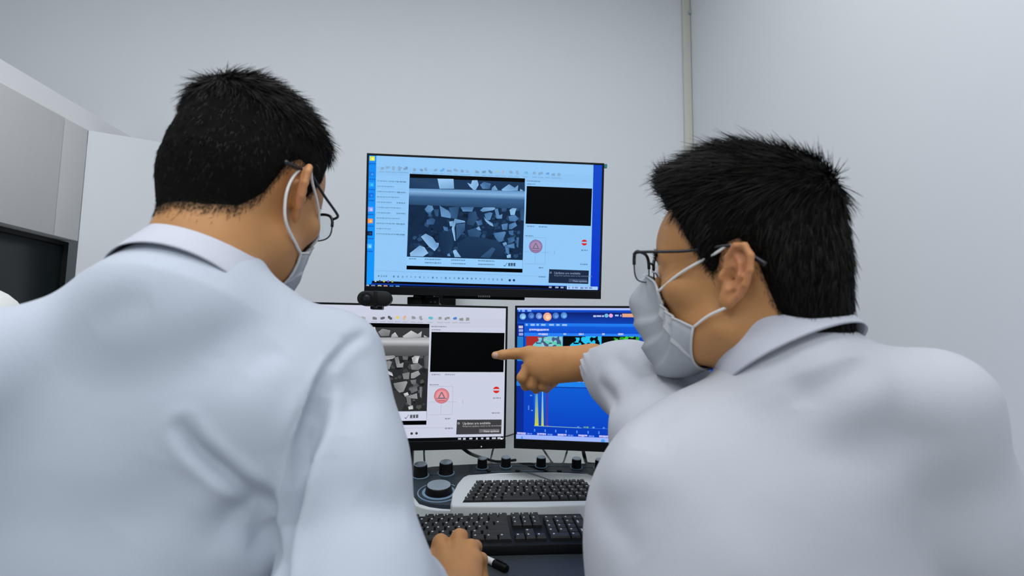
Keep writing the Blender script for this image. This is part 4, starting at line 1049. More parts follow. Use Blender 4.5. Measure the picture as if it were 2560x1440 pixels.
def make_head(pose, who, neck_w, rneck, top_t, side_t):
    """returns head sdf (world), body pieces later; neck_w: list of (world point, radius)"""
    nl = [pose.l(p) for p, r in neck_w]; nr = [r for p, r in neck_w]
    def core(P):
        q = pose.l(P); return smin(face_sdf(q), chain(q, [(0, -.030, -.015)]+nl, [.050]+nr, .03), .035)
    def f(P):
        q = pose.l(P); d = core(P)
        for sd in (1, -1): d = smin(d, ear_sdf(q, sd, 1.06 if who == 'right' else 1.0, (30 if sd > 0 else 58) if who == 'left' else 22), .004)
        return d
    f.core = core
    return f
def hair_thickness(q, who):
    e = hair_edge(q, who); z = q[..., 2]; y = q[..., 1]
    top = sstep(.055, .115, z)
    if who == 'left':
        t = .0020+.0016*sstep(.0, .055, e)+.013*top
    else:
        t = .005+.0065*sstep(.0, .06, e)+.012*top+.012*sstep(.085, .130, z)*sstep(-.06, .03, y)
    t = t*(1-.55*sstep(.055, .085, y)*(1-sstep(.105, .13, z)))
    return t*sstep(-.004, .020, e)-.006*(1-sstep(-.010, .006, e))
def make_hair(pose, who, body, seed, headmesh, core):
    rnd = np.random.RandomState(seed)
    def f(P):
        q = pose.l(P); x = np.abs(q[..., 0]); return core(P)-hair_thickness(q, who)-.0012*noise3(P.reshape(-1, 3), 140, 2).reshape(q.shape[:-1])*(q[..., 2] > 0)
    c = pose.w((0, -.005, .02)); V, Q = mesh_sdf(f, c-.165, c+.165, .0032)
    q = pose.l(V); keep = (hair_thickness(q, who) > -.0022); Q = Q[keep[Q].all(1)]
    N = vnormals(V, Q)
    hair = mesh_obj('hair', V, Q, 'hair_cap', body, smooth=True)
    # strands over the cap
    wt = keep.astype(float); n = 24000
    R_, idx = sample_surface(V, Q, n, rnd, wt); NN = N[Q[idx, 0]]; q = pose.l(R_)
    crown = np.array([.012, -.055, .125]); fl = q-crown; fl[:, 2] *= .55
    top = sstep(.06, .105, q[:, 2])
    fwd = np.array([0.25 if who == 'left' else -.15, 1, 0]); fl = fl/np.linalg.norm(fl, axis=1)[:, None]
    fl = fl*(1-.55*top[:, None])+fwd*.55*top[:, None]+np.array([0, 0, -.55])*(1-top[:, None])
    e = hair_edge(q, who); frt = 1-.55*sstep(.06, .09, q[:, 1])
    if who == 'left': L = (.004+.004*sstep(0, .05, e)+.013*top)*rnd.uniform(.6, 1.25, n); lf = .07+.22*top*rnd.uniform(0, 1.6, n)
    else: L = (.009+.009*sstep(0, .05, e)+.013*top)*rnd.uniform(.6, 1.25, n); lf = .07+.17*top*rnd.uniform(0, 1.5, n)
    L = L*frt
    if who == 'right': up_ = sstep(.04, .08, q[:, 1])*sstep(.085, .11, q[:, 2]); fl = fl+up_[:, None]*np.array([0, -.35, .9]); L = L*(1-.1*up_); lf = lf+.10*up_
    strands('hair_strands', R_-NN*.001, NN, fl @ pose.R.T, L, lf, rnd, hair, .00055 if who == 'left' else .0006, curl=.13)['kind'] = 'stuff'
    # rough tufts that stand up at crown and (right man) at the quiff
    if who == 'left': spots = [((.00, -.045, .140), 120, .026), ((-.030, -.02, .138), 110, .030), ((.03, .02, .138), 100, .024), ((.05, -.03, .12), 60, .02)]
    else: spots = [((-.02, .080, .112), 90, .017), ((.015, .082, .112), 60, .015), ((-.045, .068, .100), 60, .013), ((.0, -.070, .122), 110, .016), ((-.02, -.03, .145), 70, .016)]
    # clipped stubble that thins out towards the hairline
    ns = 5000 if who == 'left' else 2500; Vb, Qb = headmesh; qe = hair_edge(pose.l(Vb), who); ql = pose.l(Vb)
    wb = np.exp(-((qe-.006)/.010)**2)*(ql[:, 1] < .03)*((np.abs(ql[:, 0]) < .0775) | (ql[:, 2] > .04)); Rb, ib = sample_surface(Vb, Qb, ns, rnd, wb); Nb = vnormals(Vb, Qb)[Qb[ib, 0]]
    fb = np.tile(np.array([0, -.2, -1.0]), (ns, 1)) @ pose.R.T
    strands('hair_stubble', Rb, Nb, fb, rnd.uniform(.003, .0055, ns), .3, rnd, hair, .00022, seg=2, curl=.2)['kind'] = 'stuff'
    RR, NL, FF, LL = [], [], [], []
    for c_, k, l_ in spots:
        dist = np.linalg.norm(q-np.array(c_), axis=1); near = np.argsort(dist)[:600]; pick = rnd.choice(near, k)
        RR.append(R_[pick]); NL.append(NN[pick]); FF.append((fl @ pose.R.T)[pick]); LL.append(rnd.uniform(.5, 1.1, k)*l_)
    strands('hair_tufts', np.concatenate(RR), np.concatenate(NL), np.concatenate(FF), np.concatenate(LL), .45, rnd, hair, .0005, curl=.2)['kind'] = 'stuff'
    return hair

# ------------------------------------------------------------------ masks and glasses
def make_mask(pose, who, f_head, body):
    nu, nv = 49, 37; O = np.array([0, .030, -.050])
    u = np.linspace(-1, 1, nu); v = np.linspace(0, 1, nv); UU, VV = np.meshgrid(u, v)
    A0, A1 = (47, 80); az = UU*(A0+(A1-A0)*VV**.8)*(1-.24*np.sin(math.pi*VV**.85)*np.abs(UU)**3)
    elc = 36-112*VV; ele = 25-33*VV; w = np.abs(UU)**4; el = elc*(1-w)+ele*w
    az, el = np.radians(az), np.radians(el)
    D = np.stack([np.sin(az)*np.cos(el), np.cos(az)*np.cos(el), np.sin(el)], -1).reshape(-1, 3)
    r = np.full(len(D), .14)
    for _ in range(60):
        val = face_sdf(O+D*r[:, None])-(.0028 if who == 'left' else .0028+.016*np.exp(-(UU.reshape(-1)/.6)**2)*np.sin(math.pi*np.clip(VV.reshape(-1)*.8+.2, 0, 1))); r = np.maximum(r-np.clip(val*.7, -.004, .02), .015)
    r = r.reshape(nv, nu); r0 = r.copy()
    for _ in range(40):      # stretch the cloth over the hollows
        rs = r.copy(); rs[1:-1, 1:-1] = .25*(r[:-2, 1:-1]+r[2:, 1:-1]+r[1:-1, :-2]+r[1:-1, 2:]); rs[0, 1:-1] = .5*(r[0, :-2]+r[0, 2:]); rs[-1, 1:-1] = .5*(r[-1, :-2]+r[-1, 2:])
        rs[1:-1, 0] = .5*(r[:-2, 0]+r[2:, 0]); rs[1:-1, -1] = .5*(r[:-2, -1]+r[2:, -1]); r = np.maximum(rs, r0)
    pl = np.zeros_like(r)
    for k, c_ in enumerate((.30, .48, .66)):      # three pleats, each a small step
        pl += .0062*np.clip((VV-c_)/.02, 0, 1)*np.clip((c_+.15-VV)/.13, 0, 1)
    r = r+pl*(1-.3*np.abs(UU))+.0012*np.sin(7*UU+9*VV)*(1-np.abs(UU))
    G = (O+D*r.reshape(-1)[:, None])
    Wp = pose.w(G); ii = np.arange(nu*nv).reshape(nv, nu)
    Fq = np.stack([ii[:-1, :-1], ii[:-1, 1:], ii[1:, 1:], ii[1:, :-1]], -1).reshape(-1, 4)
    N = vnormals(Wp, Fq); cen = pose.w(O)
    if ((Wp-cen)*N).sum() < 0: Fq = Fq[:, ::-1]; N = -N
    m = mesh_obj('face_mask', Wp, Fq, 'mask_cloth', body, smooth=True); sm = m.modifiers.new('thickness', 'SOLIDIFY'); sm.thickness = .0016; sm.offset = -1
    Gr = Wp.reshape(nv, nu, 3); Nr = N.reshape(nv, nu, 3)
    edge = np.concatenate([Gr[0], Gr[1:, -1], Gr[-1, ::-1][1:], Gr[::-1, 0][1:-1]])+.0004*np.concatenate([Nr[0], Nr[1:, -1], Nr[-1, ::-1][1:], Nr[::-1, 0][1:-1]])
    V, F2 = tube_arrays(edge, .0017, 6, closed=True); mesh_obj('edge_binding', V, F2, 'mask_edge', m, smooth=True)
    # pressed side seam bands
    for sgn, col in ((-1, 0), (1, -1)):
        a = Gr[:, col]; b = Gr[:, 4 if col == 0 else -5]; na = Nr[:, col]
        Vb = np.concatenate([a+na*.0009, b+Nr[:, 4 if col == 0 else -5]*.0009]); nvv = nv; Fb = np.stack([np.arange(nvv-1), np.arange(1, nvv), nvv+np.arange(1, nvv), nvv+np.arange(nvv-1)], 1)
        mesh_obj('side_band', Vb, Fb, 'mask_edge', m, smooth=True)
        sd = sgn
        up = pose.l(a[0]); dn = pose.l(a[-1])
        ex_ = .004 if who == 'left' else 0
        pts = [up, up*.5+np.array([sd*.078, .016, .024])*.5+np.array([sd*.004, 0, 0]), (sd*.0790, .010, .022), (sd*.0805, -.003, .0285), (sd*.0790, -.016, .022), (sd*.0770, -.022, .002), (sd*.0765, -.018, -.018), (sd*.0775, -.006, -.034), dn*.5+np.array([sd*.080, .002, -.034])*.5, dn]
        if who == 'left' and sd == 1:
            pts = [up, up*.5+np.array([.078, .016, .024])*.5+np.array([.004, 0, 0]), (.081, .008, .022), (.0855, -.006, .0275), (.0835, -.021, .018), (.0805, -.028, -.002), (.0785, -.027, -.025), (.0765, -.014, -.048), dn*.5+np.array([.076, .004, -.058])*.5, dn]
        V, F2 = tube_arrays(catmull(pose.w(np.array(pts)), 8), .0017, 6); mesh_obj('ear_loop', V, F2, 'elastic', m, smooth=True)
    return m
def make_glasses(pose, who, body, dy=.0, dz=.0, drop=0):
    g = bpy.data.objects.new('glasses', None)
    yf = .108+dy; zc = .010+dz
    def rim(sd, n=36):
        P_ = []
        for k in range(n):
            a = 2*math.pi*k/n; ca, sa = math.cos(a), math.sin(a); e = .62
            x = .0255*math.copysign(abs(ca)**e, ca); z = .0195*math.copysign(abs(sa)**e, sa)
            P_.append((sd*.0335+x, yf-.10*(abs(sd*.0335+x))**1.5-drop*z, zc+z))
        return np.array(P_)
    root = None
    for sd in (1, -1):
        R_ = rim(sd); up_ = R_[(R_[:, 2] > zc-.004)]
        V, Fq = tube_arrays(pose.w(R_), .0010 if who == 'left' else .0009, 7, closed=True)
        o = mesh_obj('glasses' if root is None else 'rim', V, Fq, 'frame_black', body if root is None else root, smooth=True)
        if root is None: root = o
        # heavy brow bar on the upper half
        k = np.argsort(-np.arctan2(R_[:, 2]-zc, R_[:, 0]-sd*.0335)); ang_ = np.degrees(np.arctan2(R_[:, 2]-zc, R_[:, 0]-sd*.0335)); sel = [i for i in range(len(R_)) if -8 <= ang_[i] <= 188 or ang_[i] <= -172]
        sel = sorted([i for i in range(len(R_)) if ang_[i] >= -6], key=lambda i: ang_[i])
        V, Fq = tube_arrays(pose.w(R_[sel]), .0021, 7); mesh_obj('brow_bar', V, Fq, 'frame_black', root, smooth=True)
        c = R_.mean(0); ln = np.concatenate([[c+np.array([0, .002, 0])], R_]); nn = len(R_)
        mesh_obj('lens', pose.w(ln), [(0, 1+i, 1+(i+1) % nn) for i in range(nn)], 'lens_glass', root, smooth=True)
        hx = sd*.0605; yh = yf-.10*abs(hx)**1.5-.002
        pts = [(sd*.058, yf-.0015, zc+.012), (sd*.0665, yh-.002, zc+.0125), (sd*.0705, yh-.012, zc+.013), (sd*.0765, .045, .024+dz*.4), (sd*.0795, .012, .0285), (sd*.0815, -.006, .0275), (sd*.0820, -.022, .018), (sd*.0805, -.040, .004)]
        if who == 'left': pts[-2:] = [(sd*.0830, -.022, .019), (sd*.0815, -.046, .011)]
        cp = catmull(pose.w(np.array(pts)), 8); n_ = len(cp); tt = np.linspace(0, 1, n_)
        rr = .0019+.0010*sstep(.70, .86, tt)
        V, Fq = tube_arrays(cp, rr, 8); mesh_obj('temple', V, Fq, 'frame_black', root, smooth=True)
        V, Fq = tube_arrays(pose.w(np.array([(sd*.014, yf-.006, zc-.004), (sd*.011, yf-.010, zc-.007), (sd*.0105, yf-.012, zc-.011)])), .001, 6); mesh_obj('nose_pad_arm', V, Fq, 'frame_metal', root, smooth=True)
    V, Fq = tube_arrays(catmull(pose.w(np.array([(-.0085, yf-.0005, zc+.007), (0, yf+.002, zc+.0095), (.0085, yf-.0005, zc+.007)])), 5), .0015, 7); mesh_obj('bridge', V, Fq, 'frame_black', root, smooth=True)
    return root
def make_eyes(pose, body):
    for sd in (1, -1):
        bm = bmesh.new(); bmesh.ops.create_uvsphere(bm, u_segments=20, v_segments=12, radius=.0121); me = bpy.data.meshes.new('eye'); bm.to_mesh(me); bm.free()
        V = np.array([v.co for v in me.vertices]); Fq = [tuple(p_.vertices) for p_ in me.polygons]; fm = [1 if np.mean(V[list(f_)], 0)[1] > .0105 else 0 for f_ in Fq]
        bpy.data.meshes.remove(me)
        mesh_obj('eye', pose.w(V+np.array([sd*.032, .0795, .013])), Fq, ['eye_white', 'eye_dark'], body, smooth=True, fmats=fm)
def make_brows(pose, body, f_head, seed):
    rnd = np.random.RandomState(seed)
    for sd in (1, -1):
        n = 260; t = rnd.rand(n); P_ = np.stack([sd*(.014+.040*t), .12+0*t, .0315+.006*np.sin(t*2.6)+rnd.normal(size=n)*.0022], 1); D = np.stack([-sd*.35*t, -np.ones(n), 0*t], 1); D /= np.linalg.norm(D, axis=1)[:, None]
        for _ in range(30): P_ = P_+D*np.clip(face_sdf(P_), -.01, .05)[:, None]*.8
        N_ = np.stack([sd*(.2+.5*t), np.ones(n), .2+0*t], 1); N_ /= np.linalg.norm(N_, axis=1)[:, None]
        fl = np.stack([sd*np.ones(n), -.3*np.ones(n), .25-.6*t], 1)
        strands('eyebrow', pose.w(P_), N_ @ pose.R.T, fl @ pose.R.T, .008, .25, rnd, body, .0003, seg=3)

def wrinkle(V, N, pl, depth, width, side=None, taper=True):
    """press a fold along a 3-D line: a valley (depth<0 raises) with a rolled lip on both sides"""
    d, t = polydist(V, pl); e = np.exp(-(d/width)**2); lip = .22*np.exp(-((d-2.1*width)/(width*1.0))**2)
    w = np.clip(t*3.5+.05, 0, 1) if taper == 'start' else np.sin(math.pi*np.clip(t*.92+.06, 0, 1))**.6
    return V-N*(depth*(e-lip)*w)[:, None]

def build_collar(name, ctr, axis, back, rx, ry, rows, parent, arc=165, gap=1.0):
    """folded shirt collar: rows of (height along axis, radius scale) swept round the neck; closed towards the front"""
    axis = np.asarray(axis, float)/np.linalg.norm(axis); back = np.asarray(back, float); back = back-axis*np.dot(back, axis); back /= np.linalg.norm(back); sidev = np.cross(axis, back)
    nt = 61; th = np.radians(np.linspace(-arc, arc, nt)); V = []
    for (h_, s_) in rows:
        for a in th:
            fr = (1-math.cos(a))/2       # 0 at the back, 1 at the front
            V.append(ctr+axis*(h_-.012*fr*(1 if h_ > 0 else 1.6))+back*math.cos(a)*ry*s_+sidev*math.sin(a)*rx*s_)
    V = np.array(V); n = len(rows); ii = np.arange(n*nt).reshape(n, nt)
    Fq = np.stack([ii[:-1, :-1], ii[:-1, 1:], ii[1:, 1:], ii[1:, :-1]], -1).reshape(-1, 4)
    o = mesh_obj(name, V, Fq, 'collar_cloth', parent, smooth=True); sm = o.modifiers.new('thickness', 'SOLIDIFY'); sm.thickness = .0022; sm.offset = 0
    sb = o.modifiers.new('smooth', 'SUBSURF'); sb.levels = 1; sb.render_levels = 1
    return o
def fold_rows(stand_h, leaf, out):
    """inner stand going up, rolled edge, outer leaf falling"""
    return [(-.015, .985), (0, .99), (stand_h*.6, 1.0), (stand_h*.95, 1.005), (stand_h+.0025, 1.03), (stand_h*.96, 1.062), (stand_h*.75, 1.06+.15*out), (stand_h-leaf*.55, 1.06+.55*out), (stand_h-leaf, 1.06+out)]

def person_body(parts, pose, who, root_name, label, colf):
    """join the meshed pieces of one figure into one mesh"""
    Vs, Qs, off = [], [], 0
    for V, Q in parts: Vs.append(V); Qs.append(Q+off); off += len(V)
    V = np.concatenate(Vs); Q = np.concatenate(Qs)
    o = mesh_obj(root_name, V, Q, 'skin', None, smooth=True, cols=colf(V)); tag(o, label, 'person'); return o

# ================================================================== LEFT MAN
HP = Pose(at(612, 492, .65), 16, 17, -1)
NB = at(508, 650, .585)                                  # nape base
neck = [(HP.w((0, -.036, -.062))*.55+NB*.45, .046), (NB+np.array([.0, .0, -.01]), .047), (NB+np.array([0, .01, -.06]), .052)]
fL = make_head(HP, 'left', neck, .056, 0, 0)
RS = at(842, 897, .62); LS = np.array([-.455, .505, 1.085])
KC = at(494, 690, .59); KA = np.array([.12, .52, .84]); KA /= np.linalg.norm(KA); RE = at(893, 1500, .53); RW = at(1132, 1512, .705)
LE = LS+np.array([-.05, .10, -.24]); LW = LE+np.array([.12, .22, -.025])
CH = np.array([-.310, .602, .985]); HPc = np.array([-.345, .55, .60])
def coat_left(P):
    d = ell(P, CH, (.175, .11, .17))
    d = smin(d, cone(P, CH+np.array([-.02, .0, -.10]), HPc+np.array([0, .03, 0]), .108, .135), .07)
    d = smin(d, ell(P, (CH+HPc)/2+np.array([-.02, .01, 0]), (.158, .105, .26)), .06)
    d = smin(d, cone(P, NB+np.array([.01, .0, -.038]), RS+np.array([-.02, 0, -.003]), .046, .050), .03)
    d = smin(d, cone(P, NB+np.array([-.03, .0, -.052]), LS+np.array([.02, 0, 0]), .050, .052), .03)
    d = smin(d, cone(P, LS+np.array([.05, .065, -.045]), RS+np.array([-.06, -.045, -.05]), .072, .072), .05)
    d = smin(d, cone(P, np.array([KC[0]-.005, .592, 1.125]), CH+np.array([.0, .0, .04]), .082, .098), .05)
    d = smin(d, cone(P, KC-KA*.050, KC+KA*.014, .079, .055), .03)
    # sleeves
    arm = chain(P, [RS, RS*.5+RE*.5+np.array([0, -.002, 0]), RE, RE*.62+RW*.38], [.052, .060, .071, .055], .03)
    d = smin_v(d, arm, np.interp(P[..., 2], [.92, 1.09], [.004, .03]))
    arm2 = chain(P, [LS, LS*.5+LE*.5, LE, LW], [.058, .060, .062, .048], .03)
    d = smin(d, arm2, .03)
    # skirt of the coat over the seat
    d = smin(d, cone(P, HPc+np.array([-.08, .02, -.02]), HPc+np.array([-.09, .30, -.05]), .12, .10), .06)
    d = smin(d, cone(P, HPc+np.array([.08, .02, -.02]), HPc+np.array([.09, .30, -.05]), .12, .10), .06)
    return d
V, Q = mesh_two(coat_left, (-.82, .22, .35), (.06, 1.02, 1.30), .84, .0030, .008)
N = vnormals(V, Q)
def onc(f, *pts): return [p_ for p_ in (trace(f, *p) for p in pts) if p_ is not None]
n_ = noise3(V, 9, 1); n2_ = noise3(V*np.array([1, 1, .5]), 22, 2)
V = V+N*(.0035*n_+.0014*n2_)[:, None]
arms = np.linalg.norm(V-RS, axis=1)
# armhole seam and the folds under it
V = wrinkle(V, N, onc(coat_left, (905, 838), (860, 868), (825, 905), (800, 950)), .006, .006)
V = wrinkle(V, N, onc(coat_left, (825, 925), (806, 965), (787, 1020), (768, 1085), (752, 1160), (738, 1235), (722, 1320), (708, 1400), (702, 1450)), .019, .0085, taper='start')
V = wrinkle(V, N, onc(coat_left, (815, 990), (790, 1060), (768, 1140)), .010, .012)
V = wrinkle(V, N, onc(coat_left, (850, 862), (805, 908), (773, 955), (750, 1020), (731, 1085), (722, 1140), (718, 1190), (710, 1250), (704, 1310)), -.0055, .0042)
V = wrinkle(V, N, onc(coat_left, (455, 1070), (490, 1118), (545, 1165), (620, 1220), (690, 1265)), .011, .0065)
V = wrinkle(V, N, onc(coat_left, (610, 1290), (655, 1330), (690, 1400), (700, 1450)), .010, .013)
V = wrinkle(V, N, onc(coat_left, (545, 1330), (590, 1275), (640, 1260), (685, 1290)), .009, .014)
V = wrinkle(V, N, onc(coat_left, (505, 910), (545, 860), (600, 830), (650, 815)), .0035, .018)
V = wrinkle(V, N, onc(coat_left, (615, 935), (660, 890), (700, 870)), .0045, .014)
V = wrinkle(V, N, onc(coat_left, (850, 930), (880, 1000), (870, 1090)), .005, .014)
V = wrinkle(V, N, onc(coat_left, (900, 1230), (960, 1270), (1020, 1290)), .0035, .018)
V = wrinkle(V, N, onc(coat_left, (230, 815), (300, 770), (380, 745)), .0035, .018)
V = wrinkle(V, N, onc(coat_left, (300, 1330), (380, 1240), (430, 1160)), .003, .025)
coatL_V, coatL_Q = V, Q
# right hand, loosely closed, resting on the mat
I1, M1, R1, L1 = at(1101, 1358, .825), at(1148, 1345, .83), at(1177, 1372, .805), at(1186, 1400, .785)
fwd = np.array([.10, 1.0, 0]); fwd /= np.linalg.norm(fwd); rgt = np.array([1, -.1, 0]); upv = np.array([0, 0, 1.0])
WR = RW
def finger(P, m, l, r0, sp):
    a = m+fwd*l*.95+rgt*sp-upv*.012; b = a-fwd*l*.05-upv*.026+rgt*sp*.3; c = b-fwd*l*.55-upv*.004
    zmin = ZD+.0105
    a[2] = max(a[2], zmin+.014); b[2] = max(b[2], zmin); c[2] = max(c[2], zmin)
    return chain(P, [m, a, b, c], [r0*1.12, r0*1.0, r0*.93, r0*.85], .007)
PALM = (I1+M1+R1+L1)/4*.5+WR*.5
def hand_left(P):
    d = cone(P, WR, I1-upv*.006, .024, .0125)
    for m, r in ((M1, .0125), (R1, .0118), (L1, .0112)): d = smin(d, cone(P, WR+(m-PALM)*.12, m-upv*.006, .023, r), .014)
    d = smin(d, ell(P, PALM-upv*.008, (.033, .045, .02)), .014)
    for m, l, r, sp in ((I1, .040, .0092, -.006), (M1, .042, .0096, -.001), (R1, .040, .0090, .004), (L1, .034, .0082, .008)):
        d = smin(d, finger(P, m, l, r, sp), .006); d = smin(d, ell(P, m, (.0105, .011, .0098)), .008)
    tb = WR*.55+I1*.45-rgt*.018-upv*.006; tm = I1*.85+WR*.15-rgt*.022-upv*.016; tt = I1+fwd*.028-rgt*.004-upv*.030
    tt[2] = max(tt[2], ZD+.012)
    d = smin(d, chain(P, [tb, tm, tt], [.0155, .0125, .0095], .006), .012)
    for m, r in ((I1, .5), (M1, .5), (R1, .5), (L1, .5)): d = smin(d, cone(P, WR*.6+m*.4+upv*.012, m+upv*.0065, .0035, .003), .012)
    e = np.linalg.norm(RE-RW); d = smin(d, cone(P, WR, WR+(RE-RW)/e*.14, .0255, .036), .02)
    return d
def torso_plain(P):
    d = ell(P, CH, (.135, .07, .12)); d = smin(d, cone(P, CH, HPc, .08, .10), .04)
    d = smin(d, cone(P, NB+np.array([0, .01, -.06]), CH, .045, .06), .03)
    for s0, e0, w0 in ((RS, RE, RW), (LS, LE, LW)): d = smin(d, chain(P, [s0, e0, w0], [.040, .036, .026], .02), .03)
    for sx in (-1, 1):
        k_ = HPc+np.array([sx*.09, .40, -.06]); d = smin(d, chain(P, [HPc+np.array([sx*.08, 0, -.03]), k_, np.array([k_[0], k_[1]+.02, .09]), np.array([k_[0], k_[1]+.15, .045])], [.085, .058, .045, .040], .03), .05)
    lh = LW+np.array([.05, .07, -.01]); d = smin(d, chain(P, [LW, lh, lh+np.array([.02, .06, -.015])], [.026, .030, .018], .02), .02)
    return d
c = HP.o; hm = mesh_sdf(fL, np.minimum(c, NB)-.17, np.maximum(c, NB)+.17, .0019)
keep = hm[0][:, 2] > NB[2]-.055; hq = hm[1][keep[hm[1]].all(1)]
hd = mesh_sdf(hand_left, np.minimum(WR, RE)-.08, np.array([I1, L1, M1]).max(0)+.08, .0019)
tb_ = mesh_sdf(torso_plain, (-.85, .2, 0), (.1, 1.35, 1.3), .010)
leftman = person_body([(hm[0], hq), hd, tb_], HP, 'left', 'person', 'man in white coat at left, back to us, head bowed over the keyboards', lambda P: skin_cols(P, HP, 'left'))
coat = mesh_obj('lab_coat', coatL_V, coatL_Q, 'coat_cloth', leftman, smooth=True)
FCORE = fL.core; make_hair(HP, 'left', leftman, 11, (hm[0], hq), FCORE); make_mask(HP, 'left', fL, leftman); make_glasses(HP, 'left', leftman, -.004, .002, .15); make_eyes(HP, leftman); make_brows(HP, leftman, fL, 3)
ax = HP.w((0, -.036, -.062))-NB; ax /= np.linalg.norm(ax); ax = ax*.5+np.array([0, 0, .5])
build_collar('collar', KC, KA, (-.15, -1, 0), .056, .056, fold_rows(.036, .060, .34), coat, 160)

# ================================================================== RIGHT MAN
HR = Pose(at(1862, 697, .60), -48, 1, 0, 1.06)
NR = at(1985, 880, .575)
neck = [(HR.w((0, -.038, -.070))*.5+NR*.5, .051), (NR+np.array([0, .0, -.01]), .054), (NR+np.array([0, .0, -.07]), .056)]
fR = make_head(HR, 'right', neck, .058, 0, 0)
LS2 = at(1650, 1190, .56); RS2 = at(2315, 1012, .52)
KC2 = at(1946, 856, .590); KA2 = np.array([-.22, .40, .88]); KA2 /= np.linalg.norm(KA2); LE2 = at(1640, 985, .76); LW2 = at(1482, 905, .955)
RE2 = RS2+np.array([.09, .05, -.25]); RW2 = RE2+np.array([-.10, .23, .01])
CH2 = np.array([.318, .592, .91]); HP2 = np.array([.33, .53, .58])
def coat_right(P):
    d = ell(P, CH2, (.185, .115, .17))
    d = smin(d, cone(P, CH2+np.array([0, .0, -.08]), HP2+np.array([0, .03, 0]), .112, .14), .07)
    d = smin(d, ell(P, (CH2+HP2)/2+np.array([0, .01, 0]), (.180, .110, .26)), .06)
    d = smin(d, cone(P, NR+np.array([-.01, .0, -.068]), LS2, .048, .048), .03)
    d = smin(d, cone(P, NR+np.array([.03, .0, -.043]), RS2, .050, .054), .03)
    d = smin(d, cone(P, LS2+np.array([.06, .01, -.05]), RS2+np.array([-.05, .05, -.05]), .072, .072), .05)
    d = smin(d, cone(P, np.array([KC2[0]+.02, .592, 1.055]), CH2+np.array([.03, .0, .05]), .086, .100), .05)
    d = smin(d, cone(P, KC2-KA2*.055, KC2+KA2*.012, .084, .060), .03)
    d = smin(d, chain(P, [RS2, RS2*.5+RE2*.5, RE2, RW2], [.056, .068, .070, .045], .03), .03)
    d = smin(d, cone(P, HP2+np.array([-.08, .02, -.02]), HP2+np.array([-.09, .30, -.05]), .12, .10), .06)
    d = smin(d, cone(P, HP2+np.array([.08, .02, -.02]), HP2+np.array([.09, .30, -.05]), .12, .10), .06)
    return d
AX = LE2-LW2; AXL = np.linalg.norm(AX); AX = AX/AXL
CUF = LW2+AX*.002
def sleeve_r(P):
    q = P-CUF; t = q @ AX; r = np.linalg.norm(q-t[..., None]*AX, axis=-1)
    prof = np.interp(t, [-.01, 0, .006, .03, .06, .09, .12, .17, .24, .3], [.027, .0278, .0295, .039, .050, .059, .065, .069, .066, .060])
    d1 = np.maximum(r-prof, -t-.001)
    d1 = np.maximum(d1, t-.27)*.8
    return smin(d1, chain(P, [LE2, LE2*.5+LS2*.5+np.array([.005, 0, -.012]), LS2*.85+LE2*.15+np.array([.03, .02, -.02])], [.062, .060, .040], .03), .03)
def coat_r_all(P): return np.minimum(coat_right(P), sleeve_r(P))
V, Q = mesh_two(coat_right, (-.02, .20, .33), (.86, 1.02, 1.22), .82, .0032, .008)
N = vnormals(V, Q)
V = V+N*(.0035*noise3(V, 8, 6)+.0014*noise3(V, 22, 7))[:, None]
V0, N0 = V, N
slv = mesh_sdf(sleeve_r, np.minimum(CUF, np.minimum(LS2, LE2))-.10, np.maximum(CUF, np.maximum(LS2, LE2))+.10, .0024); V, SQ = slv; N = vnormals(V, SQ)
V = V+N*(.0030*noise3(V, 11, 8)+.0012*noise3(V, 30, 9))[:, None]
# gathers at the elastic cuff
q = V-CUF; t_ = q @ AX; rad = q-t_[:, None]*AX; r_ = np.linalg.norm(rad, axis=1); sidev = np.cross(AX, [0, 0, 1]); sidev /= np.linalg.norm(sidev); upw = np.cross(sidev, AX)
th = np.arctan2(rad @ upw, rad @ sidev); on = (r_ < .085) & (t_ > -.02) & (t_ < .12)
amp = np.exp(-np.maximum(t_, 0)/.030)*sstep(-.01, .006, t_); V = V+np.where(on, .0026*amp*np.cos(17*th+2.2*np.sin(2*th+1)+t_*60), 0)[:, None]*N
V = wrinkle(V, N, onc(coat_r_all, (1600, 935), (1650, 925), (1700, 930), (1745, 940)), .0045, .007)
V = wrinkle(V, N, onc(coat_r_all, (1500, 960), (1525, 985), (1545, 1020)), .005, .010)
V = wrinkle(V, N, onc(coat_r_all, (1530, 890), (1560, 915), (1600, 950)), .003, .010)
SV, V, N = V, V0, N0
V = wrinkle(V, N, onc(coat_r_all, (1990, 1020), (2070, 965), (2150, 915), (2185, 860)), .006, .016)
V = wrinkle(V, N, onc(coat_r_all, (1960, 930), (2000, 970), (2010, 1020)), .004, .016)
V = wrinkle(V, N, onc(coat_r_all, (1500, 1290), (1560, 1340), (1600, 1400)), .0025, .016)
V = wrinkle(V, N, onc(coat_r_all, (1480, 1250), (1540, 1270), (1650, 1260)), .002, .016)
V = wrinkle(V, N, onc(coat_r_all, (1700, 1010), (1640, 1060), (1600, 1120)), .004, .016)
V = wrinkle(V, N, onc(coat_r_all, (2130, 1100), (2250, 1090), (2380, 1110)), .004, .022)
coatR_V, coatR_Q = V, Q
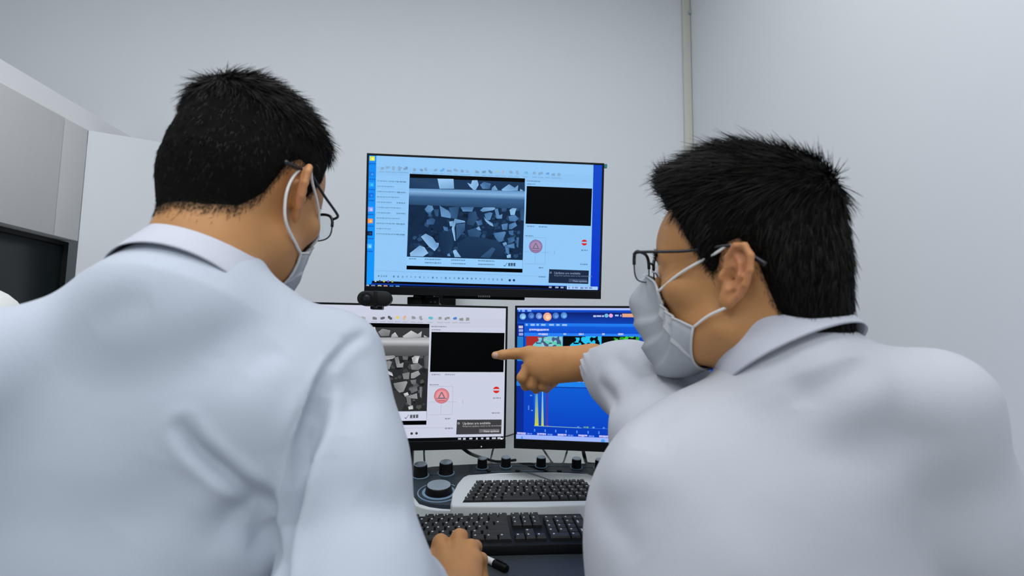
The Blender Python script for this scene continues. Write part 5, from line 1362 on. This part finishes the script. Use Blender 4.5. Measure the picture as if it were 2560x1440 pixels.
# left hand pointing at the screen
d0 = 1.005
W2 = LW2; iM, mM, rM, lM = at(1325, 883, d0), at(1327, 908, d0-.006), at(1343, 930, d0-.012), at(1366, 946, d0-.016)
IT = [iM, at(1287, 884, d0+.012), at(1258, 887, d0+.020), at(1238, 888, d0+.026)]
MT = [mM, at(1306, 944, d0-.004), at(1315, 964, d0+.012), at(1345, 956, d0+.028)]
RT = [rM, at(1330, 962, d0-.004), at(1340, 972, d0+.014), at(1364, 957, d0+.030)]
LT = [lM, at(1357, 966, d0-.006), at(1366, 971, d0+.010), at(1388, 956, d0+.024)]
TT = [at(1420, 900, d0+.005), at(1372, 896, d0+.034), at(1335, 905, d0+.044), at(1312, 918, d0+.044)]
def hand_right(P):
    d = cone(P, W2+np.array([0, 0, .006]), iM, .024, .0125)
    for m, r in ((mM, .0130), (rM, .0125), (lM, .0115)): d = smin(d, cone(P, W2+(m-mM)*.25, m, .023, r), .016)
    d = smin(d, ell(P, (W2+mM+rM)/3+np.array([0, .012, -.003]), (.042, .018, .024)), .014)
    d = smin(d, chain(P, IT, [.0125, .0106, .0095, .0074], .004), .010)
    d = smin(d, chain(P, MT, [.0115, .0105, .0095, .008], .004), .0035)
    d = smin(d, chain(P, RT, [.0108, .0098, .0088, .0075], .004), .003)
    d = smin(d, chain(P, LT, [.0098, .0088, .0078, .007], .004), .003)
    d = smin(d, chain(P, TT, [.017, .0125, .0105, .008], .006), .012)
    d = smin(d, cone(P, W2, W2+AX*.14, .0265, .038), .02)
    return d
def torso_plain2(P):
    d = ell(P, CH2, (.14, .07, .12)); d = smin(d, cone(P, CH2, HP2, .08, .10), .04); d = smin(d, cone(P, NR+np.array([0, .0, -.07]), CH2, .048, .06), .03)
    for s0, e0, w0 in ((RS2, RE2, RW2), (LS2, LE2, LW2)): d = smin(d, chain(P, [s0, e0, w0], [.040, .036, .025], .02), .03)
    for sx in (-1, 1):
        k_ = HP2+np.array([sx*.09, .40, -.06]); d = smin(d, chain(P, [HP2+np.array([sx*.08, 0, -.03]), k_, np.array([k_[0], k_[1]+.02, .09]), np.array([k_[0], k_[1]+.15, .045])], [.085, .058, .045, .040], .03), .05)
    lh = RW2+np.array([-.03, .08, -.01]); d = smin(d, chain(P, [RW2, lh, lh+np.array([-.02, .06, -.01])], [.026, .030, .018], .02), .02)
    return d
c = HR.o; hm = mesh_sdf(fR, np.minimum(c, NR)-.17, np.maximum(c, NR)+.17, .0019)
keep = hm[0][:, 2] > NR[2]-.06; hq = hm[1][keep[hm[1]].all(1)]
hd = mesh_sdf(hand_right, np.array([IT[3], W2, LE2]).min(0)-.06, np.array([IT[3], W2, LE2]).max(0)+.06, .0019)
tb_ = mesh_sdf(torso_plain2, (-.1, .15, 0), (.9, 1.35, 1.25), .010)
rightman = person_body([(hm[0], hq), hd, tb_], HR, 'right', 'person', 'man in white coat at right, face in profile, pointing at the screens', lambda P: skin_cols(P, HR, 'right'))
coat = mesh_obj('lab_coat', coatR_V, coatR_Q, 'coat_cloth_warm', rightman, smooth=True); mesh_obj('sleeve', SV, SQ, 'coat_cloth_warm', coat, smooth=True)
FCORE = fR.core; make_hair(HR, 'right', rightman, 12, (hm[0], hq), FCORE); make_mask(HR, 'right', fR, rightman); make_glasses(HR, 'right', rightman, .003, .011); make_eyes(HR, rightman); make_brows(HR, rightman, fR, 4)
ax = HR.w((0, -.038, -.070))-NR; ax /= np.linalg.norm(ax); ax = ax*.4+np.array([0, 0, .6])
build_collar('collar', KC2, KA2, (.42, -.9, 0), .062, .062, fold_rows(.042, .064, .36), coat, 172)
# pointing finger's nail
nv_ = IT[3]*.72+IT[2]*.28; cd_ = CAM-nv_; cd_ /= np.linalg.norm(cd_); fd = IT[3]-IT[2]; fd /= np.linalg.norm(fd); nz = cd_-fd*np.dot(cd_, fd); nz /= np.linalg.norm(nz); nx_ = np.cross(nz, fd)
Vn = []; 
for i in range(5):
    for j in range(5):
        a, b = (i/4-.5)*2, (j/4-.5)*2; Vn.append(nv_+fd*.0062*a+nx_*.0052*b*(1-.12*a*a)+nz*(.0084-.0020*b*b-.0006*a))
mat('nail', (.62, .40, .32), .3, noise=.03)
ii = np.arange(25).reshape(5, 5); mesh_obj('fingernail', np.array(Vn), np.stack([ii[:-1, :-1], ii[:-1, 1:], ii[1:, 1:], ii[1:, :-1]], -1).reshape(-1, 4), 'nail', rightman, smooth=True)

# stools under both men (below the frame)
for cx, cy, zz_, lb in ((HPc[0], HPc[1], .40, 'round stool under the man at left, below the frame'), (HP2[0], HP2[1], .38, 'round stool under the man at right, below the frame')):
    t = empty('stool', (cx, cy, 0), lb, 'stool', 'lab stools')
    m_ = Matrix.Translation((cx, cy, 0))
    ps = [lathe('seat', [(.15, zz_-.06), (.175, zz_-.05), (.18, zz_-.02), (.165, zz_-.003), (.001, zz_)], 'trouser_cloth', mtx=m_), lathe('post', [(.022, .06), (.022, zz_-.06)], 'chair_metal', mtx=m_)]
    for k in range(5):
        a = 2*math.pi*k/5+.3; ps.append(tube('leg', [(cx+.02*math.cos(a), cy+.02*math.sin(a), .07), (cx+.23*math.cos(a), cy+.23*math.sin(a), .016)], [.018, .014], 'chair_metal'))
    adopt(t, *ps)
